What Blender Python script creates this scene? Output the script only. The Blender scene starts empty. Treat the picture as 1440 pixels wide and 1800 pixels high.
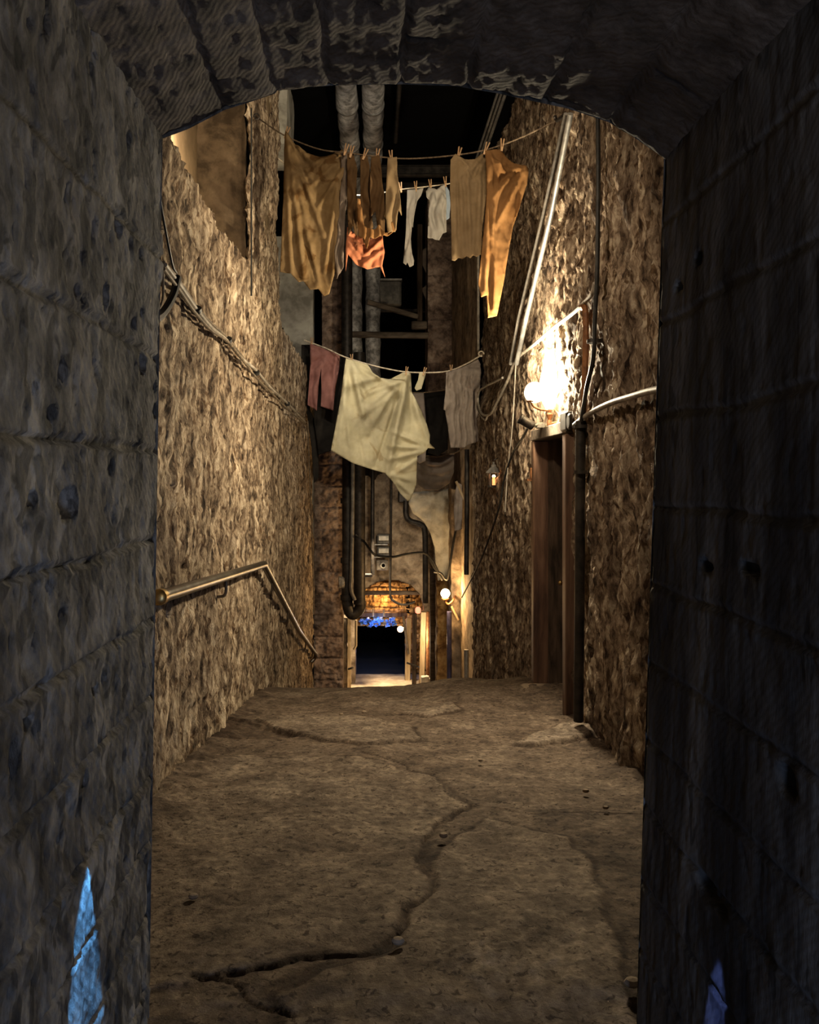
import bpy, math, random
import numpy as np
from mathutils import Vector, Matrix
from mathutils.geometry import delaunay_2d_cdt
random.seed(7)
C = bpy.context.scene.collection
PI = math.pi
F, VX, VY, CZ = 1440.0, 655.0, 840.0, 1.5       # focal length in px of a 1440x1800 frame, vanishing point, eye height

# ------------------------------------------------------------------ camera, world, exposure
cam_d = bpy.data.cameras.new('camera'); cam = bpy.data.objects.new('camera', cam_d); C.objects.link(cam)
cam.location = (0, 0, CZ); cam.rotation_euler = (PI/2, 0, 0)
cam_d.sensor_fit = 'HORIZONTAL'; cam_d.sensor_width = 36; cam_d.lens = 36*F/1440
cam_d.shift_x = (720-VX)/1440; cam_d.shift_y = -(900-VY)/1440
cam_d.clip_start = 0.05; cam_d.clip_end = 100
sc = bpy.context.scene; sc.camera = cam
sc.view_settings.view_transform = 'Standard'; sc.view_settings.look = 'None'
sc.view_settings.gamma = 1.0; sc.view_settings.use_curve_mapping = False
sc.view_settings.exposure = 0.5
w = bpy.data.worlds.new('world'); sc.world = w; w.use_nodes = True
w.node_tree.nodes['Background'].inputs[0].default_value = (0.95, 0.95, 1.0, 1)
w.node_tree.nodes['Background'].inputs[1].default_value = 0.004

def P(px, py, D): return Vector(((px-VX)/F*D, D, CZ+(VY-py)/F*D))
def PX(px, py, X): D = X*F/(px-VX); return P(px, py, D)

def light(name, kind, loc, energy, color, size=0.05, to=None, **kw):
    l = bpy.data.lights.new(name, kind); l.energy = energy; l.color = color
    if kind in ('POINT', 'SPOT'): l.shadow_soft_size = size
    if kind == 'AREA': l.size = size
    for k, v in kw.items(): setattr(l, k, v)
    o = bpy.data.objects.new(name, l); o.location = loc; C.objects.link(o)
    if to is not None: o.rotation_euler = (Vector(to)-Vector(loc)).to_track_quat('-Z', 'Y').to_euler()
    return o
WARM = (1.0, 0.72, 0.40); WHITE = (1.0, 0.84, 0.58); BLUE = (0.22, 0.45, 1.0)
LAMP1 = P(962, 672, 7.0)
light('wall_lamp_light', 'POINT', LAMP1+Vector((-0.12, -0.06, 0.05)), 420, WHITE, 0.07)
# fill lights added for brightness, plus unseen lamps inferred from their light
light('cross_fill', 'SPOT', (-0.75, 3.4, 4.1), 230, (1.0, 0.80, 0.58), 0.10, to=(1.7, 6.6, 1.5), spot_size=1.25, spot_blend=1.0)  # unseen spot added to brighten the right wall
light('recess_fill', 'POINT', (-1.82, 8.3, 4.7), 50, (1.0, 0.78, 0.5), 0.08)  # added behind the pier to light the beige back wall
light('upper_close_fill', 'SPOT', (0.7, 4.2, 4.9), 260, (1.0, 0.80, 0.56), 0.35, to=(-0.7, 9.0, 4.0), spot_size=1.9, spot_blend=0.9)  # soft unseen fill added for the upper washing
light('yard_spot_light', 'SPOT', (0.2, 9.4, 5.6), 150, (1.0, 0.95, 0.85), 0.1, to=(-1.1, 12.5, 3.0), spot_size=1.3, spot_blend=0.8)
light('pipe_uplight', 'SPOT', (-0.1, 9.6, 4.6), 22, (0.8, 0.9, 1.0), 0.1, to=(-0.2, 12.6, 6.95), spot_size=0.9, spot_blend=0.8)
light('sheet_fill', 'SPOT', (-0.75, 10.7, 5.3), 210, (1.0, 0.88, 0.68), 0.05, to=(0.25, 13.4, 1.6), spot_size=1.1, spot_blend=0.9)  # unseen spot added to rake the folds of the cream sheet
light('passage_light', 'AREA', (0.35, -0.9, 0.22), 24, (0.42, 0.60, 1.0), 0.4, to=(-0.65, 1.7, 0.1))
light('passage_warm_fill', 'AREA', (0.50, -0.5, 1.7), 7.5, (1.0, 0.88, 0.76), 0.3, to=(-0.5, 1.9, 2.6))  # warm fill added for the upper left passage wall, no fixture
light('left_streak_spot', 'SPOT', (-0.50, 1.70, 0.90), 75, (0.10, 0.42, 1.0), 0.004, to=(-0.64, 1.74, 0.25), spot_size=0.42, spot_blend=0.35)  # source without a fixture, added to throw the blue streak on the left wall
light('right_streak_spot', 'SPOT', (0.62, 1.70, 0.76), 26, (0.22, 0.34, 1.0), 0.004, to=(0.76, 1.76, 0.25), spot_size=0.24, spot_blend=0.4)  # same kind of added spot for the streak on the right wall
LAMP2 = P(784, 1044, 15.0)
light('far_lamp_light', 'POINT', LAMP2+Vector((-0.05, -0.12, 0.0)), 90, (1.0, 0.62, 0.26), 0.06)
light('far_yard_light', 'POINT', (0.98, 19.0, -2.25), 60, (1.0, 0.74, 0.44), 0.08)
light('far_floor_spot', 'SPOT', (0.1, 19.9, 0.4), 1500, (1.0, 0.78, 0.5), 0.08, to=(0.0, 20.3, -3.8), spot_size=0.8, spot_blend=0.8)  # unseen downward spot added to brighten the far floor
light('far_wall_wash', 'SPOT', (0.5, 16.4, 1.2), 150, (1.0, 0.84, 0.62), 0.2, to=(0.2, 20.9, -0.4), spot_size=1.1, spot_blend=0.9)  # unseen wash added to lift the far plaster wall
light('far_passage_light', 'POINT', (0.35, 21.75, -1.75), 16, (1.0, 0.55, 0.2), 0.05)
light('blue_passage_light', 'POINT', (-0.05, 22.6, -2.35), 10, (0.10, 0.30, 1.0), 0.05)

# ------------------------------------------------------------------ numpy noise
_rng = np.random.RandomState(3); _perm = _rng.permutation(256); _perm = np.concatenate([_perm, _perm, _perm])
_g = _rng.normal(size=(256, 3)); _g /= np.linalg.norm(_g, axis=1)[:, None]
def pn(x, y, z):
    xi = np.floor(x).astype(int); yi = np.floor(y).astype(int); zi = np.floor(z).astype(int)
    xf, yf, zf_ = x-xi, y-yi, z-zi
    u = xf*xf*xf*(xf*(xf*6-15)+10); v = yf*yf*yf*(yf*(yf*6-15)+10); t = zf_*zf_*zf_*(zf_*(zf_*6-15)+10)
    def gr(i, j, k):
        h = _perm[_perm[_perm[(xi+i) & 255]+((yi+j) & 255)]+((zi+k) & 255)]
        g = _g[h]; return g[..., 0]*(xf-i)+g[..., 1]*(yf-j)+g[..., 2]*(zf_-k)
    def L(a, b, s): return a+(b-a)*s
    return 1.6*L(L(L(gr(0,0,0), gr(1,0,0), u), L(gr(0,1,0), gr(1,1,0), u), v),
             L(L(gr(0,0,1), gr(1,0,1), u), L(gr(0,1,1), gr(1,1,1), u), v), t)
def fbm(x, y, z, o=4, seed=0.0):
    r = 0*x; a = 1.0
    for i in range(o):
        r = r+a*pn(x+seed+i*17.3, y+seed*1.7+i*5.1, z-seed+i*9.7); x = x*2.03; y = y*2.03; z = z*2.03; a *= 0.52
    return r
def sstep(a, b, x): t = np.clip((x-a)/(b-a), 0, 1); return t*t*(3-2*t)

# ------------------------------------------------------------------ materials
def mat(name, base, rough=0.85, metal=0.0, cols=None, scale=6.0, stretch=(1, 1, 1), bump=0.0, bscale=30.0, bdist=0.01,
        emit=None, estr=0.0, translucent=0.0, detail=8.0, spec=0.3, trans=0.0, wave=None, lo=0.38, hi=0.62, bstretch=None, spots=None, macro=.8):
    m = bpy.data.materials.new(name); m.use_nodes = True; nt = m.node_tree; N = nt.nodes; Lk = nt.links
    b = N['Principled BSDF']; b.inputs['Base Color'].default_value = (*base, 1)
    b.inputs['Roughness'].default_value = rough; b.inputs['Metallic'].default_value = metal
    b.inputs['Specular IOR Level'].default_value = spec if rough < .8 else min(spec, .12); b.inputs['Transmission Weight'].default_value = trans
    tc = N.new('ShaderNodeTexCoord'); mp = N.new('ShaderNodeMapping'); mp.inputs['Scale'].default_value = stretch
    Lk.new(tc.outputs['Object'], mp.inputs['Vector']); colout = None
    if cols:
        n = N.new('ShaderNodeTexNoise'); n.inputs['Scale'].default_value = scale; n.inputs['Detail'].default_value = detail
        n.inputs['Roughness'].default_value = 0.65; n.inputs['Distortion'].default_value = 0.3
        Lk.new(mp.outputs[0], n.inputs['Vector'])
        r = N.new('ShaderNodeValToRGB'); Lk.new(n.outputs['Fac'], r.inputs['Fac'])
        e = r.color_ramp.elements; k = len(cols)
        e[0].position = lo; e[0].color = (*cols[0], 1); e[1].position = hi; e[1].color = (*cols[-1], 1)
        for i in range(1, k-1):
            q = e.new(lo+(hi-lo)*i/(k-1)); q.color = (*cols[i], 1)
        colout = r.outputs['Color']
        n2 = N.new('ShaderNodeTexNoise'); n2.inputs['Scale'].default_value = scale*0.22; n2.inputs['Detail'].default_value = 5
        Lk.new(mp.outputs[0], n2.inputs['Vector'])
        r2 = N.new('ShaderNodeValToRGB'); r2.color_ramp.elements[0].position = 0.35; r2.color_ramp.elements[0].color = (0.45, 0.42, 0.40, 1)
        r2.color_ramp.elements[1].position = 0.65; r2.color_ramp.elements[1].color = (1.12, 1.10, 1.05, 1)
        Lk.new(n2.outputs['Fac'], r2.inputs['Fac'])
        mx = N.new('ShaderNodeMix'); mx.data_type = 'RGBA'; mx.blend_type = 'MULTIPLY'; mx.inputs[0].default_value = macro
        Lk.new(colout, mx.inputs[6]); Lk.new(r2.outputs['Color'], mx.inputs[7]); colout = mx.outputs[2]
        if spots:      # dark worn pits with a shape of their own
            v = N.new('ShaderNodeTexNoise'); v.inputs['Scale'].default_value = spots[0]; v.inputs['Detail'].default_value = 3; v.inputs['Distortion'].default_value = 1.0
            Lk.new(mp.outputs[0], v.inputs['Vector'])
            r3 = N.new('ShaderNodeValToRGB'); r3.color_ramp.elements[0].position = spots[1]; r3.color_ramp.elements[0].color = (*spots[2], 1)
            r3.color_ramp.elements[1].position = spots[1]+0.07; r3.color_ramp.elements[1].color = (1, 1, 1, 1)
            Lk.new(v.outputs['Fac'], r3.inputs['Fac'])
            m3 = N.new('ShaderNodeMix'); m3.data_type = 'RGBA'; m3.blend_type = 'MULTIPLY'; m3.inputs[0].default_value = 1.0
            Lk.new(colout, m3.inputs[6]); Lk.new(r3.outputs['Color'], m3.inputs[7]); colout = m3.outputs[2]
        Lk.new(colout, b.inputs['Base Color'])
    if bump:
        mb = N.new('ShaderNodeMapping'); mb.inputs['Scale'].default_value = bstretch or stretch
        Lk.new(tc.outputs['Object'], mb.inputs['Vector'])
        n = N.new('ShaderNodeTexNoise'); n.inputs['Scale'].default_value = bscale; n.inputs['Detail'].default_value = 9; n.inputs['Roughness'].default_value = 0.7
        Lk.new(mb.outputs[0], n.inputs['Vector'])
        h = n.outputs['Fac']
        if wave:
            wv = N.new('ShaderNodeTexWave'); wv.inputs['Scale'].default_value = wave[0]; wv.inputs['Distortion'].default_value = 1.6
            wv.inputs['Detail Scale'].default_value = 1.5; wv.bands_direction = 'DIAGONAL'
            Lk.new(tc.outputs['Object'], wv.inputs['Vector'])
            ad = N.new('ShaderNodeMath'); ad.operation = 'MULTIPLY_ADD'; ad.inputs[1].default_value = wave[1]
            Lk.new(wv.outputs['Fac'], ad.inputs[0]); Lk.new(n.outputs['Fac'], ad.inputs[2]); h = ad.outputs[0]
        bm_ = N.new('ShaderNodeBump'); bm_.inputs['Strength'].default_value = bump; bm_.inputs['Distance'].default_value = bdist
        Lk.new(h, bm_.inputs['Height']); Lk.new(bm_.outputs[0], b.inputs['Normal'])
    if emit: b.inputs['Emission Color'].default_value = (*emit, 1); b.inputs['Emission Strength'].default_value = estr
    if translucent:
        tr = N.new('ShaderNodeBsdfTranslucent'); ms = N.new('ShaderNodeMixShader'); ms.inputs[0].default_value = translucent
        if colout: Lk.new(colout, tr.inputs[0])
        else: tr.inputs[0].default_value = (*base, 1)
        out = N['Material Output']; Lk.new(b.outputs[0], ms.inputs[1]); Lk.new(tr.outputs[0], ms.inputs[2]); Lk.new(ms.outputs[0], out.inputs[0])
    return m
M = {}
M['harl'] = mat('harled_rubble', (.4, .3, .2), cols=[(.045, .032, .022), (.20, .145, .10), (.42, .33, .235), (.66, .56, .43)], scale=13, stretch=(1, 1, .5), detail=14, bump=1.0, bscale=55, bdist=.03, macro=1.0, lo=.36, hi=.62, spots=(17, .37, (.36, .29, .24)))
M['rubble'] = mat('pale_rubble', (.4, .3, .2), cols=[(.045, .032, .022), (.17, .12, .083), (.36, .275, .20), (.60, .51, .39)], scale=14, stretch=(1, 1, .5), detail=14, bump=1.0, bscale=55, bdist=.034, macro=1.0, lo=.34, hi=.62, spots=(18, .37, (.36, .29, .23)))
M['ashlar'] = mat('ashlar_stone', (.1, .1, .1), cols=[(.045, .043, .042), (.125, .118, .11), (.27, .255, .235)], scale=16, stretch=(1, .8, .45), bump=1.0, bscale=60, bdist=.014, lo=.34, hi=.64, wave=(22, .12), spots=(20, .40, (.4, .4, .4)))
M['shaded_ashlar'] = mat('shaded_ashlar_stone', (.06, .06, .06), cols=[(.025, .025, .027), (.065, .062, .06), (.13, .125, .12)], scale=5, stretch=(1, 1, .22), bump=.55, bscale=60, bdist=.008, wave=(26, .12), spots=(22, .34, (.45, .45, .45)))  # ashlar darkened to carry the shade of the unlit right wall
M['floor'] = mat('worn_floor', (.2, .15, .1), cols=[(.08, .063, .05), (.17, .137, .108), (.31, .255, .205)], scale=22, detail=12, bump=1.0, bscale=90, bdist=.008, rough=.85, lo=.3, hi=.7, spots=(34, .35, (.35, .32, .3)))
M['sand_floor'] = mat('pale_far_floor', (.5, .4, .28), cols=[(.36, .27, .18), (.6, .48, .33)], scale=3, bump=.3)
M['plaster'] = mat('grey_plaster', (.45, .42, .36), cols=[(.26, .25, .22), (.40, .39, .35), (.5, .49, .44)], scale=3, bump=.4, bscale=20, bdist=.01)
M['brown_plaster'] = mat('brown_plaster', (.2, .14, .08), cols=[(.07, .05, .03), (.16, .115, .07), (.22, .16, .10)], scale=3.5, bump=.4, bscale=20, bdist=.01)
M['beige_plaster'] = mat('beige_plaster', (.6, .48, .32), cols=[(.45, .36, .25), (.62, .5, .35)], scale=3, bump=.2)
M['old_plaster'] = mat('stained_plaster', (.35, .28, .2), cols=[(.10, .075, .055), (.30, .235, .17), (.5, .41, .31)], scale=4, bump=.7, bscale=24, bdist=.02, lo=.32, hi=.66)
M['stone'] = mat('pink_sandstone', (.3, .2, .15), cols=[(.14, .10, .08), (.34, .25, .20), (.5, .39, .32)], scale=5, bump=1.0, bscale=16, bdist=.05)
M['brick'] = mat('brick_rubble', (.4, .25, .1), cols=[(.13, .07, .03), (.38, .24, .11), (.6, .42, .2)], scale=7, bump=.6, bscale=20, bdist=.02)
M['black'] = mat('flat_black', (.004, .004, .004), rough=1, spec=0)  # flat black; on unlit voids and rooms it paints their darkness
M['dark_wood'] = mat('dark_timber', (.06, .045, .035), cols=[(.02, .015, .011), (.08, .055, .04)], scale=12, stretch=(1, 1, .15), bump=.4, bscale=30)
M['wood'] = mat('brown_timber', (.2, .1, .05), cols=[(.055, .03, .02), (.13, .072, .045), (.19, .115, .075)], scale=9, stretch=(1, 1, .1), bump=.4, bscale=30, rough=.55)
M['grey_wood'] = mat('grey_timber', (.14, .11, .09), cols=[(.07, .055, .045), (.2, .165, .13)], scale=10, stretch=(.2, 1, 1), bump=.5, bscale=25)
M['pale_wood'] = mat('pale_timber', (.55, .42, .26), cols=[(.33, .23, .12), (.62, .5, .34)], scale=9, stretch=(1, 1, .12), bump=.4, bscale=30)
M['pole'] = mat('peg_wood', (.5, .3, .16), rough=.6, cols=[(.33, .19, .09), (.55, .36, .2)], scale=20)
M['steel'] = mat('brushed_steel', (.30, .28, .26), rough=.32, metal=1.0, cols=[(.10, .09, .08), (.22, .20, .18)], scale=8)
M['brass'] = mat('aged_brass', (.55, .38, .14), rough=.35, metal=1.0, cols=[(.4, .27, .1), (.65, .46, .2)], scale=12)
M['iron'] = mat('black_iron', (.025, .022, .02), rough=.5, metal=.4, cols=[(.015, .013, .012), (.045, .038, .032)], scale=10, bump=.2)
M['galv'] = mat('galvanised_metal', (.4, .4, .4), rough=.4, metal=.8, cols=[(.3, .3, .3), (.52, .52, .5)], scale=12)
M['rust'] = mat('rusty_brown_metal', (.2, .08, .03), rough=.6, metal=.3, cols=[(.12, .05, .02), (.34, .15, .06)], scale=12, bump=.3)
M['cable'] = mat('black_cable', (.015, .015, .015), rough=.55, cols=[(.01, .01, .01), (.03, .028, .025)], scale=15)
M['grey_cable'] = mat('grey_cable', (.28, .25, .21), rough=.6, cols=[(.18, .16, .13), (.36, .32, .27)], scale=15)
M['brown_cable'] = mat('dusty_cable', (.11, .08, .055), rough=.7, cols=[(.06, .045, .03), (.2, .15, .1)], scale=15)
M['rope'] = mat('rope_white', (.6, .52, .4), rough=.9, cols=[(.45, .38, .28), (.7, .62, .5)], scale=60)
M['dark_rope'] = mat('rope_dark', (.12, .09, .06), rough=.9, cols=[(.07, .05, .035), (.2, .15, .1)], scale=60)
M['duct'] = mat('foil_duct_wrap', (.45, .45, .45), rough=.55, metal=.3, cols=[(.16, .16, .16), (.55, .55, .56)], scale=9, bump=.7, bscale=14, bdist=.03)
M['glass'] = mat('clear_glass', (1, 1, 1), rough=.05, trans=1.0)
M['glow'] = mat('lamp_glass_and_glow', (1, .9, .7), emit=(1.0, .80, .48), estr=28)  # shared by the lamp globe and the added glow column
M['glow2'] = mat('lit_far_globe', (1, .9, .7), emit=(1.0, .78, .46), estr=14)
M['glow3'] = mat('small_warm_glow', (1, .6, .4), emit=(1.0, .55, .33), estr=3.0)
M['glow_red'] = mat('small_red_glow', (1, .3, .2), emit=(1.0, .22, .12), estr=1.6)
M['candle'] = mat('amber_candle_glow', (1, .5, .2), emit=(1.0, .38, .14), estr=.9)
M['blue_pipe'] = mat('dark_blue_paint', (.03, .03, .07), rough=.4, cols=[(.02, .02, .05), (.05, .05, .11)], scale=9)
M['box_grey'] = mat('grey_plastic', (.14, .13, .12), rough=.5, cols=[(.1, .095, .085), (.2, .185, .165)], scale=9)
M['box_white'] = mat('white_label_plate', (.75, .72, .64), rough=.5, cols=[(.62, .59, .5), (.82, .78, .7)], scale=9)
M['pale_stone'] = mat('pale_threshold_stone', (.35, .28, .2), cols=[(.22, .17, .12), (.4, .32, .24)], scale=6, bump=.5, bscale=25)
M['blue_glass'] = mat('broken_blue_glass', (.1, .2, .8), rough=.25, cols=[(.02, .05, .3), (.1, .3, .9), (.6, .75, 1.0)], scale=9, lo=.3, hi=.7)
def cloth_mat(name, a, b_, tr=.25, scale=5, stain=None):
    return mat(name, a, rough=.95, cols=[a, b_], scale=scale, bump=.35, bscale=90, bdist=.006, translucent=tr, spec=.05, spots=stain, lo=.3, hi=.7)
M['ochre'] = cloth_mat('ochre_linen', (.20, .128, .055), (.36, .25, .13), .35, stain=(4, .36, (.6, .5, .4)))
M['orange'] = cloth_mat('orange_cotton', (.60, .21, .10), (.72, .30, .16), .3)
M['brown_cloth'] = cloth_mat('brown_wool', (.10, .055, .025), (.19, .115, .055), .35)
M['tan_cloth'] = cloth_mat('tan_linen', (.24, .165, .085), (.37, .27, .155), .3)
M['rust_cloth'] = cloth_mat('rust_linen', (.24, .115, .04), (.40, .22, .09), .35)
M['cream'] = cloth_mat('cream_linen', (.58, .52, .33), (.72, .66, .46), .2, stain=(2.2, .33, (.75, .68, .6)))
M['white_cloth'] = cloth_mat('white_cotton', (.42, .39, .34), (.55, .52, .47), .25)
M['blue_cloth'] = cloth_mat('pale_blue_cotton', (.42, .52, .64), (.55, .65, .76), .3)
M['mauve'] = cloth_mat('mauve_wool', (.24, .105, .095), (.36, .18, .16), .1)
M['black_cloth'] = cloth_mat('black_wool', (.012, .011, .010), (.03, .026, .022), .05)
M['grey_cloth'] = cloth_mat('grey_linen', (.27, .22, .19), (.42, .36, .31), .2)
M['dark_grey_cloth'] = cloth_mat('dark_grey_wool', (.12, .095, .075), (.2, .16, .13), .1)

# ------------------------------------------------------------------ object helpers
def link(name, me, m, parent=None):
    o = bpy.data.objects.new(name, me); C.objects.link(o)
    if m: me.materials.append(m)
    if parent: o.parent = parent
    return o
def tag(o, label, cat, group=None, kind=None):
    o['label'] = label; o['category'] = cat
    if group: o['group'] = group
    if kind: o['kind'] = kind
    return o
def thing(name, loc, label, cat, group=None):
    o = bpy.data.objects.new(name, None); C.objects.link(o); o.location = loc; o.empty_display_size = .05
    bpy.context.view_layer.update()
    return tag(o, label, cat, group)
class MB:
    def __init__(s): s.v = []; s.f = []
    def add(s, vs, fs): n = len(s.v); s.v += [tuple(v) for v in vs]; s.f += [[i+n for i in f] for f in fs]; return s
    def box(s, c, d, rot=None, bev=0.0):
        hx, hy, hz = d[0]/2, d[1]/2, d[2]/2; b = min(bev, hx*.45, hy*.45, hz*.45)
        R_ = rot or Matrix.Identity(3)
        if b <= 0:
            vs = [(x, y, z) for x in (-hx, hx) for y in (-hy, hy) for z in (-hz, hz)]
            fs = [(0,1,3,2),(4,6,7,5),(0,4,5,1),(2,3,7,6),(0,2,6,4),(1,5,7,3)]
        else:
            prof = [(-hx+b, -hy), (hx-b, -hy), (hx, -hy+b), (hx, hy-b), (hx-b, hy), (-hx+b, hy), (-hx, hy-b), (-hx, -hy+b)]
            ins = [(x*(hx-b)/hx, y*(hy-b)/hy) for x, y in prof]
            vs = [(x, y, -hz) for x, y in ins]+[(x, y, -hz+b) for x, y in prof]+[(x, y, hz-b) for x, y in prof]+[(x, y, hz) for x, y in ins]
            fs = [tuple(range(7, -1, -1)), tuple(range(24, 32))]
            for k in range(3):
                for i in range(8): fs.append((k*8+i, k*8+(i+1) % 8, k*8+8+(i+1) % 8, k*8+8+i))
        return s.add([Vector(c)+R_ @ Vector(v) for v in vs], fs)
    def tube(s, pts, r, n=10, closed=False):
        pts = [Vector(p) for p in pts]; rs = r if isinstance(r, (list, tuple)) else [r]*len(pts)
        rings = []; up = None
        for i, p in enumerate(pts):
            t = (pts[min(i+1, len(pts)-1)]-pts[max(i-1, 0)]).normalized()
            if up is None: up = t.orthogonal().normalized()
            up = (up-t*up.dot(t)).normalized(); b = t.cross(up)
            rings.append([p+(up*math.cos(a)+b*math.sin(a))*rs[i] for a in [2*PI*k/n for k in range(n)]])
        vs = [v for r_ in rings for v in r_]; fs = []
        for i in range(len(rings)-1):
            for k in range(n): fs.append((i*n+k, i*n+(k+1) % n, (i+1)*n+(k+1) % n, (i+1)*n+k))
        fs.append(tuple(range(n-1, -1, -1))); m_ = (len(rings)-1)*n; fs.append(tuple(range(m_, m_+n)))
        return s.add(vs, fs)
    def lathe(s, c, prof, n=20, axis=(0, 0, 1)):
        q = Vector((0, 0, 1)).rotation_difference(Vector(axis)).to_matrix(); c = Vector(c)
        vs = [c+q @ Vector((r*math.cos(2*PI*k/n), r*math.sin(2*PI*k/n), z)) for r, z in prof for k in range(n)]
        fs = [(i*n+k, i*n+(k+1) % n, (i+1)*n+(k+1) % n, (i+1)*n+k) for i in range(len(prof)-1) for k in range(n)]
        fs.append(tuple(range(n-1, -1, -1))); m_ = (len(prof)-1)*n; fs.append(tuple(range(m_, m_+n)))
        return s.add(vs, fs)
    def ball(s, c, r, n=16, sq=(1, 1, 1)):
        vs = []; m_ = n//2
        for i in range(m_+1):
            a = PI*i/m_*0.998+0.003
            for k in range(n): t = 2*PI*k/n; vs.append((c[0]+r*sq[0]*math.sin(a)*math.cos(t), c[1]+r*sq[1]*math.sin(a)*math.sin(t), c[2]+r*sq[2]*math.cos(a)))
        fs = [(i*n+k, (i+1)*n+k, (i+1)*n+(k+1) % n, i*n+(k+1) % n) for i in range(m_) for k in range(n)]
        fs.append(tuple(range(n))); fs.append(tuple(range(m_*n+n-1, m_*n-1, -1)))
        return s.add(vs, fs)
    def build(s, name, m, parent=None, smooth=True):
        org = parent.matrix_world.translation if parent else None
        vs = s.v
        if parent: vs = [tuple(Vector(v)-org) for v in vs]
        else:
            a = np.array(vs); org = Vector((a[:, 0].mean(), a[:, 1].mean(), a[:, 2].min())); vs = [tuple(Vector(v)-org) for v in vs]
        me = bpy.data.meshes.new(name); me.from_pydata(vs, [], s.f); me.update()
        if smooth:
            me.polygons.foreach_set('use_smooth', [True]*len(me.polygons))
            try: me.set_sharp_from_angle(angle=math.radians(38))
            except Exception: pass
        o = link(name, me, m, parent)
        if not parent: o.location = org
        return o
def spline(pts, n=8):
    pts = [Vector(p) for p in pts]
    if len(pts) < 3: return pts
    q = [pts[0]*2-pts[1]]+pts+[pts[-1]*2-pts[-2]]; out = []
    for i in range(1, len(q)-2):
        for k in range(n):
            t = k/n; a, b, c, d = q[i-1], q[i], q[i+1], q[i+2]
            out.append(.5*((2*b)+(c-a)*t+(2*a-5*b+4*c-d)*t*t+(3*b-a-3*c+d)*t**3))
    out.append(pts[-1]); return out
def structure(o): o['kind'] = 'structure'; return o
def grid(name, Pts, m, keep=None, smooth=True):
    """Pts: (nu,nv,3) array of points; keep: (nu-1,nv-1) mask of faces"""
    nu, nv = Pts.shape[:2]; idx = np.arange(nu*nv).reshape(nu, nv)
    q = np.stack([idx[:-1, :-1], idx[1:, :-1], idx[1:, 1:], idx[:-1, 1:]], -1)
    if keep is not None: q = q[keep]
    q = q.reshape(-1, 4); used = np.unique(q); mp = -np.ones(nu*nv, int); mp[used] = np.arange(len(used)); q = mp[q]
    v = Pts.reshape(-1, 3)[used]
    me = bpy.data.meshes.new(name); me.vertices.add(len(v)); me.vertices.foreach_set('co', v.astype(np.float32).ravel())
    me.loops.add(q.size); me.loops.foreach_set('vertex_index', q.astype(np.int32).ravel())
    me.polygons.add(len(q)); me.polygons.foreach_set('loop_start', np.arange(0, q.size, 4, dtype=np.int32))
    me.update(calc_edges=True); me.validate()
    me.polygons.foreach_set('use_smooth', [smooth]*len(me.polygons))
    return structure(link(name, me, m))
def blockwork(a, b, courses, width, seed, jw=.012, depth=.02, vj=1.0, vj2=0.0):
    """joint groove depth for masonry with wall coordinates a (along) and b (up)"""
    c = np.array(courses); k = np.searchsorted(c, b); g = np.full(a.shape, 9.9)
    for x in c: g = np.minimum(g, np.abs(b-x+.012*pn(a*3, a*0+x*7, a*0+seed)))
    off = (np.sin(k*12.9+seed)*43.7) % 1.0; u = a/width+off; fr = np.abs(u-np.round(u))*width
    g2 = fr+.006*pn(a*0, b*6, a*0+seed)
    cell = np.floor(u+.5)+k*31.0
    lift = (np.sin(cell*78.2+seed)*21.3) % 1.0
    return -depth*(1-sstep(jw*.4, jw*1.6, g))-depth*vj*(1-sstep(jw*.3, jw*1.2, g2))+lift*depth*.5+.35*depth*vj2*np.exp(-((g-jw*2.2)/(jw*.9))**2)

# ------------------------------------------------------------------ floor
def zf_np(x, y):
    z = np.where(y < 2.4, 0.0, -.1*(y-2.4))
    z = np.where(y > 7.8, -.54-.30*(y-7.8)+.2*.6*(1-np.exp(-(y-7.8)/.6)), z)
    z = np.where(y > 18.9, -3.75, z); z = np.maximum(z, -3.75)
    return z
def zf(y): return float(zf_np(np.array([0.]), np.array([float(y)]))[0])
def on_floor(px, py):
    k = (py-VY)/F
    D = 1.5/k
    if D > 2.4: D = (1.5-.24)/(k-.1)
    return ((px-VX)/F*D, D)
def seg_dist(x, y, pts):
    d = np.full(x.shape, 9.9)
    for (ax, ay), (bx, by) in zip(pts[:-1], pts[1:]):
        L2 = (bx-ax)**2+(by-ay)**2+1e-9; t = np.clip(((x-ax)*(bx-ax)+(y-ay)*(by-ay))/L2, 0, 1)
        d = np.minimum(d, np.hypot(x-ax-t*(bx-ax), y-ay-t*(by-ay)))
    return d
def inside(x, y, pts):
    r = np.zeros(x.shape, bool); n = len(pts)
    for i in range(n):
        (ax, ay), (bx, by) = pts[i], pts[(i+1) % n]
        if ay == by: continue
        c = ((ay > y) != (by > y)) & (x < (bx-ax)*(y-ay)/(by-ay)+ax); r ^= c
    return r
ys = np.concatenate([np.arange(-2.5, 1.6, .05), np.arange(1.6, 4.2, .011), np.arange(4.2, 8.6, .02), np.arange(8.6, 21.2, .08)])
xs = np.arange(-2.0, 2.4, .013)
X, Y = np.meshgrid(xs, ys, indexing='ij')
Z = zf_np(X, Y)
near = sstep(9.5, 8.2, Y)
Z += .09*sstep(.15, .9, X)*sstep(5.5, 7.8, Y)*near - .05*sstep(.1, -.7, X)*sstep(5.5, 7.8, Y)*near
wx = X+.05*fbm(X*3, Y*3, X*0, 3, 5); wy = Y+.05*fbm(X*3, Y*3, X*0, 3, 9)
Z += near*(.016*fbm(X*1.3, Y*1.3, X*0, 3, 1)+.006*fbm(X*9, Y*9, X*0, 3, 2)+.0025*fbm(X*38, Y*38, X*0, 2, 4))
dirt = 0*X; tone = 0*X
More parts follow.
